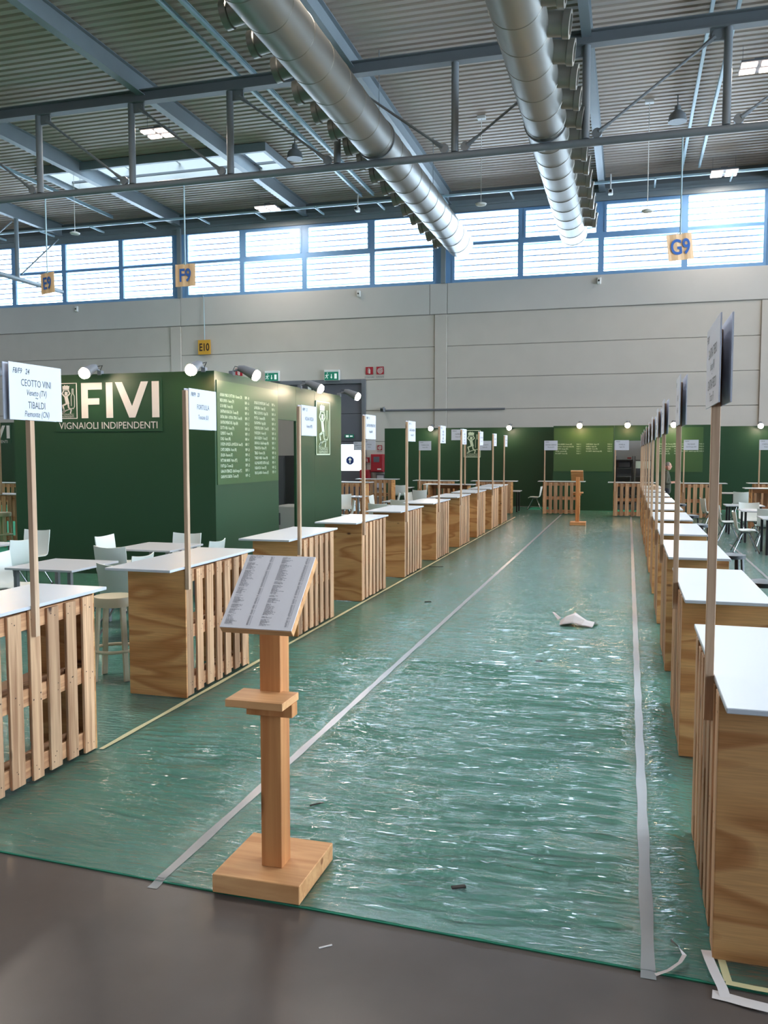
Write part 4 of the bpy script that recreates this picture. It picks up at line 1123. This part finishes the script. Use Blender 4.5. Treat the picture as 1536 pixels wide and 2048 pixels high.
LIST1 = ["ADRIANO MARCO E VITTORIO - Piemonte (CN)|18", "BRESOLIN BIO - Veneto (TV)|16", "CA' ROVERE - Veneto (VI)|2", "CANTINA BORSACCHI - Toscana (FI)|8", "CANTINA CANAIO - CORTONA - STEFANI - Toscana (AR)|17",
         "CANTINE IMPERATORE - Puglia (BA)|21", "CEOTTO VINI - Veneto (TV)|24", "CLEMENTI - Veneto (VR)|11", "COALI - Veneto (VR)|4", "CONTE EMO CAPODILISTA - LA MONTECCHIA - Veneto (PD)|7", "CORTE CANEDRA - Veneto (VR)|20",
         "CROLIN - Piemonte (AT)|13", "FATTORIA NANNI' - Marche (MC)|15", "FORTULLA - Toscana (LI)|23", "GARAGON TERRAZZI - Emilia Romagna (PC)|3", "GIANNI MOSCARDINI - Toscana (PI)|12"]
LIST2 = ["IL MOLINACCIO DI MONTEPULCIANO - Toscana (SI)|6", "LA FRASSINA - Veneto (VE)|1", "MARCO LUDOVICO - Puglia (TA)|10", "MUSTILLI - Campania (BN)|5", "PLANTAMURA - Puglia (BA)|19", "PODERE PELLICCIANO - Toscana (PI)|4", "PONTECERVO - Veneto (VI)|14",
         "SAN GUGLIELMO - Toscana (SI)|18", "SAN PAOLO - Emilia Romagna (RN)|9", "TERRACRUDA - Marche (PU)|6", "TIBALDI - Piemonte (CN)|24", "TORASSO VAIRO - Veneto (VR)|7", "VAGLIO MASSA VIGNETI E CANTINA - Puglia (LE)|9", "VIGNA RODA - Veneto (PD)|22", "VINCOLA ANNO - Piemonte (AT)|19"]

# ------------------------------------------------------------------ arm spotlights
def arm_spot(base, ang, bulb_mat, label, energy, group, tint):
    """base: fixing point on top of the panel; ang: direction in which the arm leans out"""
    t = thing('arm_spotlight', label, 'lamp', base, ang, group)       # local -y points away from the panel
    MB().box(-.04, .04, -.03, .05, -.02, .06).obj('clamp', GREY, t, .006)
    MB().tube([(0, 0, .05), (0, -.14, .085)], .018, 8).obj('arm', GREY, t)
    hd = MB().tube([(0, -.12, .10), (0, -.2, .085), (0, -.42, -.02)], [.05, .066, .098], 14).obj('lamp_head', GREY, t)
    MB().tube([(0, 0, .05), (.06, -.02, .14), (.08, -.12, .12), (.02, -.16, .1)], .007, 6).obj('cable', BLACK, t)
    n_ = Vector((0, -.22, -.105)).normalized()
    c0 = Vector((0, -.425, -.022))
    MB().tube([c0, c0 + n_*.05, c0 + n_*.075], [.092, .08, .03], 14).obj('bulb', bulb_mat, t)
    l = bpy.data.lights.new('spot glow', 'POINT'); l.energy = energy; l.color = tint; l.shadow_soft_size = .06
    lo = bpy.data.objects.new('glow', l); COL.objects.link(lo); lo.parent = t
    lo.location = c0 + n_*.15
    return t

# ------------------------------------------------------------------ booth on the left
BH = 3.38
bx0, bx1, by0, by1 = -10.28, -6.43, 12.5, 18.8
t = thing('exhibition_booth', 'dark green booth on the left with big white letters on its front', 'booth', (0, 0, 0))
MB().box(bx0, bx1 - .05, by0, by0 + .05, .004, BH).obj('front_panel', GREEN, t)
for a, b in ((by0, 15.09), (16.0, 17.05), (17.05, by1)):
    MB().box(bx1 - .05, bx1, a, b - .004, .004, BH).obj('side_panel', GREEN, t)
MB().box(bx1 - .05, bx1, 15.09, 15.996, 2.7, BH).obj('door_header', GREEN, t)
MB().box(bx0, bx0 + .05, by0 + .05, by1, .004, BH).obj('side_panel', GREEN, t)
MB().box(bx0 + .05, bx1 - .05, by1 - .05, by1, .004, BH).obj('rear_panel', GREEN, t)
MB().box(bx0 + .1, bx1 - .1, by1 - .12, by1 - .08, .004, 3.1).obj('inner_wall', WHITE, t)
# front sign
sg = MB().box(-9.42, -7.38, by0 - .012, by0, 2.42, 3.29).obj('name_panel', GREEND, t)
m = MB(); yb = by0 - .012
z0, z1 = 2.645, 3.235
fl_ = lambda u, v, w_: (u, yb - w_, v)
def rect(m, a, b, c, dd): m.prism([(a, c), (b, c), (b, dd), (a, dd)], fl_, .008)
rect(m, -8.90, -8.775, z0, z1); rect(m, -8.775, -8.50, z1 - .115, z1); rect(m, -8.775, -8.555, 2.87, 2.975)
rect(m, -8.42, -8.295, z0, z1)
m.prism([(-7.985, z0), (-7.875, z0), (-7.625, z1), (-7.755, z1), (-7.93, 2.83), (-8.115, z1), (-8.245, z1)], fl_, .008)
rect(m, -7.555, -7.425, z0, z1)
m.obj('big_letters', CREAM, sg)
put('lettering', text_mesh('VIGNAIOLI INDIPENDENTI', .163, CREAM, face_front(-8.40, yb - .006, 2.465), 'CENTER', 4, .985), sg)
e_ = emblem(-9.36, 2.645, .59, fl_).obj('emblem', CREAM, sg)
put('lettering', emblem_text(.59, face_front(-9.36, yb - .005, 2.645), CREAM), e_)
# list panel on the aisle side
ls = MB().box(bx1, bx1 + .012, 12.56, 15.06, 1.54, 3.24).obj('list_panel', GREENL, t)
ms = []
for col, (names, ya, yb_) in enumerate(((LIST1, 12.66, 13.84), (LIST2, 13.98, 15.0))):
    z = 2.985 if col == 0 else 2.93
    for s in names:
        a, b = s.split('|'); wdt = (yb_ - ya - .3)
        ms.append(text_mesh(a, .075, CREAML, face_px(bx1 + .016, ya, z), 'LEFT', 1, min(.56, wdt/(len(a)*.075*.56))))
        ms.append(text_mesh('F8/F9 - ' + b, .075, CREAML, face_px(bx1 + .016, yb_ - .24, z), 'LEFT', 1, .56))
        z -= .0895
put('lettering', join_meshes(ms, 'lettering'), ls)
# emblem panel
ep = MB().box(bx1, bx1 + .012, 17.12, 17.98, 2.02, 3.18).obj('emblem_panel', GREENL, t)
fp = lambda u, v, w_: (bx1 + .012 + w_, u, v)
# wide portrait emblem: the same drawing in a frame of its own width
e2 = emblem(0, 0, 1.0, fp).mesh('emblem', CREAML)
e2.transform(Matrix.Translation((0, 17.125, 2.03)) @ Matrix.Diagonal((1, .845/.62, 1.14, 1)) )
for v in e2.vertices: v.co.x = bx1 + .012 + (v.co.x - (bx1 + .012))
eo = put('emblem', e2, ep)
q1 = emblem_text(1.0, Matrix.Identity(4), CREAML)
q1.transform(face_px(bx1 + .018, 17.125, 2.03) @ Matrix.Diagonal((.845/.62, 1.14, 1, 1)))
put('lettering', q1, eo)
# inside the door: grey cupboard and white fridge
t = thing('storage_cupboard', 'tall grey cupboard inside the green booth doorway', 'cupboard', (-7.62, 17.9, .004))
MB().box(-.3, .3, -.35, .35, 0, 2.0).obj('body', GREY, t, .006); MB().box(-.28, -.005, -.365, -.35, .05, 1.95).obj('door', GREY, t, .004); MB().box(.005, .28, -.365, -.35, .05, 1.95).obj('door', GREY, t, .004)
t = thing('small_fridge', 'white low fridge inside the green booth doorway', 'fridge', (-6.80, 16.8, .004))
MB().box(-.26, .26, -.24, .28, 0, .96).obj('body', WHITE, t, .01); MB().box(-.26, .26, -.275, -.24, .02, .94).obj('door', WHITE, t, .008); MB().box(-.24, -.21, -.29, -.275, .55, .8).obj('handle', GREY, t)
gsp = 'arm spotlights on the green panels'
W1, W2 = (1.0, .72, .42), (1.0, .84, .66)
arm_spot((-10.38, by0 + .02, BH), 0, BULB, 'lit arm spotlight at the far left end of the green booth front', SPOT_W*.4, gsp, W1)
arm_spot((-8.55, by0 + .02, BH), 0, BULBW, 'lit arm spotlight above the big letters of the green booth', SPOT_W*.4, gsp, W2)
arm_spot((-6.62, by0 + .02, BH), 0, BULB, 'brightest orange arm spotlight at the corner of the green booth', SPOT_W*.4, gsp, W1)
arm_spot((bx1 - .02, 13.2, BH), PI/2, BULBW, 'lit arm spotlight above the wine list of the green booth', SPOT_W*.4, gsp, W2)
arm_spot((bx1 - .02, 16.3, BH), PI/2, BULBW, 'lit arm spotlight above the doorway of the green booth', SPOT_W*.4, gsp, W2)
arm_spot((bx1 - .02, 18.75, BH), PI/2, BULBW, 'lit arm spotlight at the far end of the green booth side', SPOT_W*.4, gsp, W2)

# booth seen past the left end
t = thing('exhibition_booth', 'dark green booth at the far left picture edge', 'booth', (0, 0, 0))
MB().box(-33, -23.2, 29, 29.06, .004, 3.3).obj('front_panel', GREEN, t)
MB().box(-23.26, -23.2, 29.06, 33, .004, 3.3).obj('side_panel', GREEN, t)
s2 = MB().box(-26.2, -24.0, 28.985, 29, 2.43, 3.22).obj('name_panel', GREEND, t)
m = MB(); f2 = lambda u, v, w_: (u, 28.985 - w_, v)
def r2(a, b, c, dd): m.prism([(a, c), (b, c), (b, dd), (a, dd)], f2, .01)
r2(-24.2, -24.06, 2.66, 3.18); m.prism([(-24.62, 2.66), (-24.5, 2.66), (-24.27, 3.18), (-24.41, 3.18), (-24.56, 2.84), (-24.72, 3.18), (-24.86, 3.18)], f2, .01)
r2(-25.15, -25.0, 2.66, 3.18); r2(-25.65, -25.5, 2.66, 3.18); r2(-25.5, -25.22, 3.06, 3.18); r2(-25.5, -25.26, 2.86, 2.96)
m.obj('big_letters', CREAM, s2)
put('lettering', text_mesh('VIGNAIOLI INDIPENDENTI', .165, CREAM, face_front(-25.1, 28.975, 2.475), 'CENTER', 3, .97), s2)

# ------------------------------------------------------------------ booth at the end of the aisle
t = thing('exhibition_booth', 'green booth wall at the aisle end with lists and a fridge niche', 'booth', (0, 0, 0))
Yc = 31.3
MB().box(-2.62, -.5, Yc, Yc + .05, .004, 3.04).obj('front_panel', GREEN, t)
MB().box(.88, 2.93, Yc, Yc + .05, .004, 3.04).obj('front_panel', GREEN, t)
MB().box(-.496, .876, Yc, Yc + .05, 2.5, 3.04).obj('door_header', GREEN, t)
MB().box(-2.62, -2.57, Yc + .05, 33.2, .004, 3.04).obj('side_panel', GREEN, t); MB().box(2.88, 2.93, Yc + .05, 33.2, .004, 3.04).obj('side_panel', GREEN, t)
MB().box(-2.57, 2.88, 33.1, 33.15, .004, 3.0).obj('inner_wall', LGREY, t)
for (xa, xb, rows) in ((-2.6, -.53, None), (.9, 2.47, None)):
    lp = MB().box(xa, xb, Yc - .012, Yc, 1.41, 2.96).obj('list_panel', GREENL, t)
    ms = []
    for c_ in range(2):
        xa_ = xa + .06 + c_*(xb-xa)*.52
        nn = ['CASCINA GIARDINI - Piemonte (AT)|2', 'TORRE DI ISO - Friuli Venezia Giulia (UD)|3', 'TRE MONTI - Romagna (BO)|6', 'CROLIN - Lombardia (BS)|1', 'ROCCHETTI - Veneto (VE)|7'] if c_ == 0 else ['CORTE SALVA - Veneto (VI)|4', 'MORELLA - Puglia (TA)|8', 'PANCRAZI - Veneto (PD)|2', 'ROCCHETTI - Emilia Romagna (RE)|4']
        z = 2.36
        for s in nn:
            a, b = s.split('|')
            ms.append(text_mesh(a, .062, CREAML, face_front(xa_, Yc - .016, z), 'LEFT', 1, .6)); ms.append(text_mesh('F10/G10 - ' + b, .062, CREAML, face_front(xa_ + (xb-xa)*.36, Yc - .016, z), 'LEFT', 1, .5))
            z -= .083
    put('lettering', join_meshes(ms, 'lettering'), lp)
t = thing('exhibition_booth', 'dark green wall section left of the aisle end with line emblem', 'booth', (0, 0, 0))
Yd = 33.2
for a, b in ((-9.5, -6.1), (-6.1, -2.62)): MB().box(a, b - .004, Yd, Yd + .05, .004, 3.06).obj('front_panel', GREEN, t)
ep = emblem(0, 0, 1.04, lambda u, v, w_: (u - 6.24, Yd - w_, v + 1.91)).mesh('emblem', CREAML)
eo = put('emblem', ep, t)
put('lettering', emblem_text(1.04, face_front(-6.24, Yd - .006, 1.91), CREAML), eo)
t = thing('exhibition_booth', 'dark green wall section at the right picture edge', 'booth', (0, 0, 0))
for a, b in ((2.94, 5.6), (5.6, 8.6)): MB().box(a, b - .004, 33.25, 33.3, .004, 3.04).obj('front_panel', GREEN, t)

def fridge(x, lit, label):
    t = thing('display_fridge', label, 'fridge', (x, 32.2, .004), 0, 'glass door fridges in the niche')
    for a, b in ((-.31, -.27), (.27, .31)): MB().box(a, b, 0, .6, 0, 1.95).obj('side_wall', STEELD if not lit else GREY, t)
    MB().box(-.27, .27, .55, .6, 0, 1.95).obj('rear_wall', LGREY, t); MB().box(-.27, .27, 0, .55, 1.82, 1.95).obj('head_box', LGREY, t); MB().box(-.27, .27, 0, .55, 0, .2).obj('plinth', GREY, t)
    for z in (.5, .85, 1.2, 1.5): MB().box(-.27, .27, .06, .55, z, z + .015).obj('shelf', WHITE, t)
    dr = MB().box(-.27, .27, -.012, .0, .2, 1.82).obj('glass_door', GLASS, t)
    for q in ((-.3, -.26, .2, 1.82), (.26, .3, .2, 1.82), (-.26, .26, 1.77, 1.82), (-.26, .26, .2, .25)): MB().box(q[0], q[1], -.03, .0, q[2], q[3]).obj('door_frame', BLACK if not lit else GREY, dr)
    if lit: MB().box(-.2, .2, .1, .4, 1.78, 1.815).obj('lamp', FRLIGHT, t)
    else:
        MB().box(-.2, .2, .12, .5, 1.56, 1.74).obj('cooler_unit', GREY, t); MB().box(.1, .24, -.016, .0, 1.86, 1.9).obj('display', RED, t)
    MB().box(.22, .25, -.06, -.03, .9, 1.2).obj('handle', GREY, t)
fridge(-.14, False, 'dark glass door fridge in the niche, left of the pair')
fridge(.52, True, 'lit glass door fridge in the niche, right of the pair')
# spots of the far walls
for i, (x, yb2, lb, mt, tn) in enumerate(((-7.5, Yd, 'lit arm spotlight above the back wall left of the line emblem', BULBW, W2), (-4.42, Yd, 'lit arm spotlight above the back wall right of the line emblem', BULBW, W2), (-1.68, Yc, 'orange lit arm spotlight above the left list at the aisle end', BULB, W1),
        (-.05, Yc, 'orange lit arm spotlight above the fridge niche', BULB, W1), (1.47, Yc, 'lit arm spotlight above the right list at the aisle end', BULBW, W2), (4.5, 33.27, 'lit arm spotlight above the dark wall at the right picture edge', BULBW, W2))):
    arm_spot((x, yb2 + .02, 3.05), 0, mt, lb, SPOT_W, gsp, tn)

# ------------------------------------------------------------------ the man at the back right
def skin_mesh(name, nodes, edges, mat, sub=2):
    me = bpy.data.meshes.new(name); me.from_pydata([n_[0] for n_ in nodes], edges, [])
    o = bpy.data.objects.new(name, me); COL.objects.link(o)
    o.modifiers.new('s', 'SKIN'); 
    if not me.skin_vertices: me.skin_vertices.new()
    for i, n_ in enumerate(nodes):
        r = n_[1]; me.skin_vertices[0].data[i].radius = r if isinstance(r, tuple) else (r, r)
    me.skin_vertices[0].data[0].use_root = True
    sb = o.modifiers.new('u', 'SUBSURF'); sb.levels = sub; sb.render_levels = sub
    dg = bpy.context.evaluated_depsgraph_get()
    nm = bpy.data.meshes.new_from_object(o.evaluated_get(dg))
    bpy.data.objects.remove(o); bpy.data.meshes.remove(me)
    nm.materials.clear(); nm.materials.append(mat)
    for p in nm.polygons: p.use_smooth = True
    nm.name = name
    return nm
def person(x, y, rz):
    # faces local +x
    N_ = []; E2 = []
    def nd(p, r, frm=None):
        N_.append((p, r)); i = len(N_) - 1
        if frm is not None: E2.append((frm, i))
        return i
    pel = nd((0, 0, .95), (.10, .10)); wst = nd((.0, 0, 1.10), (.10, .10), pel); chs = nd((.01, 0, 1.32), (.115, .105), wst); nk0 = nd((.025, 0, 1.45), (.05, .05), chs)
    nk = nd((.045, 0, 1.535), (.055, .055), nk0)
    arms = []
    for s in (-1, 1):
        sh = nd((.01, s*.16, 1.40), .042, chs); el = nd((-.02, s*.235, 1.15), .043, sh); wr = nd((.21, s*.17, 1.17), .03, el); pm = nd((.28, s*.145, 1.185), (.036, .02), wr)
        arms.append((pm, s))
    for s in (-1, 1):
        hp = nd((0, s*.095, .86), .07, pel); kn = nd((.02, s*.10, .49), .058, hp); an = nd((-.02, s*.10, .09), .04, kn); toe = nd((.15, s*.115, .035), (.04, .03), an)
    for pm, s in arms:
        px_, py_, pz_ = N_[pm][0]
        for k_, (dy, L_) in enumerate(((-.027, .06), (-.009, .068), (.009, .064), (.026, .05))):
            a = nd((px_ + .05, py_ + dy, pz_), .009, pm); nd((px_ + .05 + L_*.8, py_ + dy, pz_ - .022), .0075, a)
        a = nd((px_ - .005, py_ - s*.04, pz_ + .012), .01, pm); nd((px_ + .04, py_ - s*.055, pz_ + .022), .008, a)
    body = skin_mesh('body', N_, E2, SKIN, 1)
    # head: a shaped ellipsoid with nose, brow, chin and ears, merged into the body mesh
    b = bmesh.new(); b.from_mesh(body)
    hm = bmesh.ops.create_uvsphere(b, u_segments=24, v_segments=16, radius=1.0)
    for v in hm['verts']:
        p = v.co.copy(); X, Y_, Z = p.x*.098, p.y*.078, p.z*.125
        if p.x > 0 and -.75 < p.z < -.1: X *= 1.0; Y_ *= .9
        if p.z < -.5: Y_ *= .82; X += .012
        if p.x > .8 and abs(p.y) < .22 and -.35 < p.z < .1: X += .02*(1 - abs(p.y)/.22)
        if p.x > .75 and .12 < p.z < .3 and abs(p.y) < .6: X += .004
        v.co = (X + .062, Y_, Z + 1.66)
    for s in (-1, 1):
        em = bmesh.ops.create_uvsphere(b, u_segments=8, v_segments=6, radius=1.0)
        for v in em['verts']: v.co = (v.co.x*.02 + .05, v.co.y*.008 + s*.079, v.co.z*.032 + 1.655)
    b.to_mesh(body); b.free()
    for p in body.polygons: p.use_smooth = True
    o = put('person', body); o.location = (x, y, .006); o.rotation_euler = (0, 0, rz)
    tag(o, 'man in an olive shirt and dark trousers standing behind the right counters holding a paper', 'person')
    # shirt
    T_ = []; E3 = []
    def ns(p, r, frm=None):
        T_.append((p, r)); i = len(T_) - 1
        if frm is not None: E3.append((frm, i))
        return i
    a0 = ns((0, 0, .80), (.168, .142)); a = ns((0, 0, .92), (.172, .140), a0); b1 = ns((0, 0, 1.12), (.172, .142), a); c1 = ns((.01, 0, 1.31), (.18, .14), b1); k0 = ns((.02, 0, 1.44), (.10, .09), c1); ns((.035, 0, 1.535), (.07, .07), k0)
    for s in (-1, 1):
        sh = ns((.01, s*.165, 1.42), .078, c1); el = ns((-.02, s*.238, 1.15), .06, sh); ns((.15, s*.19, 1.165), .045, el)
    put('shirt', skin_mesh('shirt', T_, E3, OLIVE, 2), o)
    T_ = []; E3 = []
    a0 = ns((0, 0, 1.06), (.14, .115)); a = ns((0, 0, .96), (.158, .128), a0)
    for s in (-1, 1):
        h = ns((0, s*.095, .86), .108, a); k_ = ns((.02, s*.10, .49), .078, h); ns((-.01, s*.10, .09), .062, k_)
    put('trousers', skin_mesh('trousers', T_, E3, TROUS, 2), o)
    for s in (-1, 1):
        MB().tube([(-.07, s*.10, .05), (.02, s*.105, .055), (.12, s*.112, .045), (.2, s*.118, .035)], [.045, .052, .05, .034], 12).obj('shoe', BLACK, o)
        MB().lathe([(.011, -.004), (.011, .004)], 10, (.143, s*.032, 1.672), 'x').obj('eye', BLACK, o)
    MB().box(.135, .15, -.03, .03, 1.598, 1.604).obj('mouth', plain('lips', (160,96,86), .6), o)
    hb = bmesh.new(); bmesh.ops.create_uvsphere(hb, u_segments=20, v_segments=12, radius=1.0)
    dl = [v for v in hb.verts if v.co.z < -.12 or (v.co.x > .55)]
    bmesh.ops.delete(hb, geom=dl, context='VERTS')
    for v in hb.verts: v.co = (v.co.x*.102 + .058, v.co.y*.082, v.co.z*.126 + 1.665)
    hmesh = bpy.data.meshes.new('hair'); hb.to_mesh(hmesh); hb.free(); hmesh.materials.append(HAIR); put('hair', hmesh, o)
    g_ = MB()
    for s in (-1, 1):
        g_.tube([(.168 + .0, s*.035 + .026*math.cos(k*PI/5), 1.672 + .02*math.sin(k*PI/5)) for k in range(10)], .0035, 6, False, True); g_.tube([(.165, s*.062, 1.676), (.05, s*.084, 1.676)], .0035, 6)
    g_.tube([(.17, -.01, 1.676), (.17, .01, 1.676)], .0035, 6); g_.obj('glasses', BLACK, o)
    return o
person(1.1, 27.2, .05)
t = tag(MB().box(1.37, 1.54, 27.08, 27.34, 1.197, 1.2).obj('paper_sheet', PAPER), 'white paper sheet held by the man at the back right', 'paper')

# ------------------------------------------------------------------ small things
def crumple(name, x, y, sx, sy, sz, mat, label, cat, seed, z=.004, rz=0):
    r = random.Random(seed); b = bmesh.new(); bmesh.ops.create_icosphere(b, subdivisions=2, radius=1.0)
    for v in b.verts:
        k_ = r.uniform(.55, 1.1); v.co = Vector((v.co.x*sx*k_, v.co.y*sy*k_, max(-.02, v.co.z)*sz*k_ + sz*.12))
    m_ = bpy.data.meshes.new(name); b.to_mesh(m_); b.free(); m_.materials.append(mat)
    mn = min(v.co.z for v in m_.vertices)
    for v in m_.vertices: v.co.z -= mn
    o = put(name, m_); o.location = (x, y, z); o.rotation_euler = (0, 0, rz)
    return tag(o, label, cat)
def ribbon(name, pts, wd, mat, label, cat, twist=0):
    vs = []; fs = []; n_ = len(pts); P_ = [Vector(p) for p in pts]
    for i, p in enumerate(P_):
        tt = (P_[min(i+1, n_-1)] - P_[max(i-1, 0)]).normalized(); sd = tt.cross(Vector((0, math.sin(i*twist), math.cos(i*twist)))).normalized()*wd/2
        vs += [p - sd, p + sd]
    for i in range(n_-1): fs.append((2*i, 2*i+1, 2*i+3, 2*i+2))
    return tag(MB().add(vs, fs, True).obj(name, mat), label, cat)
hts = [(.01,.03,.05,.03,.012),(.05,.10,.12,.07,.02),(.012,.09,.135,.06,.045),(.02,.02,.06,.03,.012)]
xs_ = [-.19,-.12,-.03,.08,.20]; ys_ = [-.11,-.04,.04,.10]; rr = random.Random(2)
vs = [(xs_[i] + rr.uniform(-.02,.02) + .02*j, ys_[j] + rr.uniform(-.02,.02) - .25*xs_[i]*.4, hts[j][i]) for j in range(4) for i in range(5)]
vs = vs + [(a, b - .004, c - .009) for a, b, c in vs]
fs = []
for j in range(3):
    for i in range(4):
        a = j*5+i; fs += [(a, a+1, a+6), (a, a+6, a+5), (20+a, 20+a+6, 20+a+1), (20+a, 20+a+5, 20+a+6)]
m = MB().add(vs, fs)
m.add([(-.20,.02,.05),(-.27,.10,.12),(-.255,.11,.122),(-.16,.03,.07)], [(0,1,2,3),(3,2,1,0)])
o = tag(m.obj('crumpled_paper', SCRAP), 'crumpled pale paper lying on the film in mid aisle', 'paper'); o.location = (-.58, 10.28, .008)
crumple('paper_bag', .64, 23.0, .14, .1, .2, BAGM, 'beige paper bag standing on a far right counter', 'bag', 9, 1.112)
ribbon('tape_scrap', [(.14, 3.375, .008), (.19, 3.40, .02), (.235, 3.45, .03), (.255, 3.5, .035), (.235, 3.545, .04), (.205, 3.56, .055), (.215, 3.585, .05)], .018, SCRAP, 'curled loose end of tape at the foot of the right floor tape', 'tape', .25)
ribbon('tape_scrap', [(.345, 3.60, .012), (.352, 3.53, .014), (.365, 3.44, .016), (.385, 3.365, .006), (.392, 3.31, -.002)], .04, SCRAP, 'short torn tape piece hanging over the carpet corner', 'tape')
ribbon('tape_scrap', [(.345, 3.325, -.001), (.40, 3.318, -.001), (.46, 3.30, .002), (.54, 3.285, .004)], .055, SCRAP, 'torn wide tape piece lying on the dark floor at the carpet corner', 'tape')
ribbon('floor_tape', [(.40, 3.55, .010), (.405, 3.47, .010), (.41, 3.405, .010)], .03, TAPEY, 'cream tape stub beside the nearest right counter', 'tape')
ribbon('floor_tape', [(.40, 3.40, .0085), (.5, 3.392, .0085), (.9, 3.372, .0085)], .03, TAPEY, 'cream tape along the carpet edge at the right picture edge', 'tape')
t = tag(MB().bar((-1.735, 4.49, .016), (-1.675, 4.55, .018), .008, .006).obj('wood_splinter', STICK), 'dark thin splinter lying on the film left of the aisle middle', 'debris')
t = tag(MB().bar((-.76, 3.80, .016), (-.70, 3.83, .016), .022, .008).obj('wood_chip', STICK), 'short dark chip lying on the film near the front edge', 'debris')
t = tag(MB().bar((-1.20, 3.20, -.004), (-1.155, 3.235, -.003), .007, .003).obj('wood_chip', SCRAP), 'pale splinter lying on the dark floor right of the lectern', 'debris')
t = tag(MB().bar((-3.42, 14.85, .012), (-3.18, 14.95, .012), .02, .008).obj('wood_strip', STICK), 'dark strip lying on the floor by the fifth left counter', 'debris')
t = tag(MB().bar((-.84, 8.33, .012), (-.78, 8.36, .012), .02, .006).obj('wood_chip', STICK), 'tiny dark chip on the film before the crumpled paper', 'debris')
t = tag(MB().bar((-2.66, 11.3, .012), (-2.58, 11.34, .012), .03, .008).obj('wood_chip', STICK), 'small dark chip on the film between lectern and fourth left counter', 'debris')
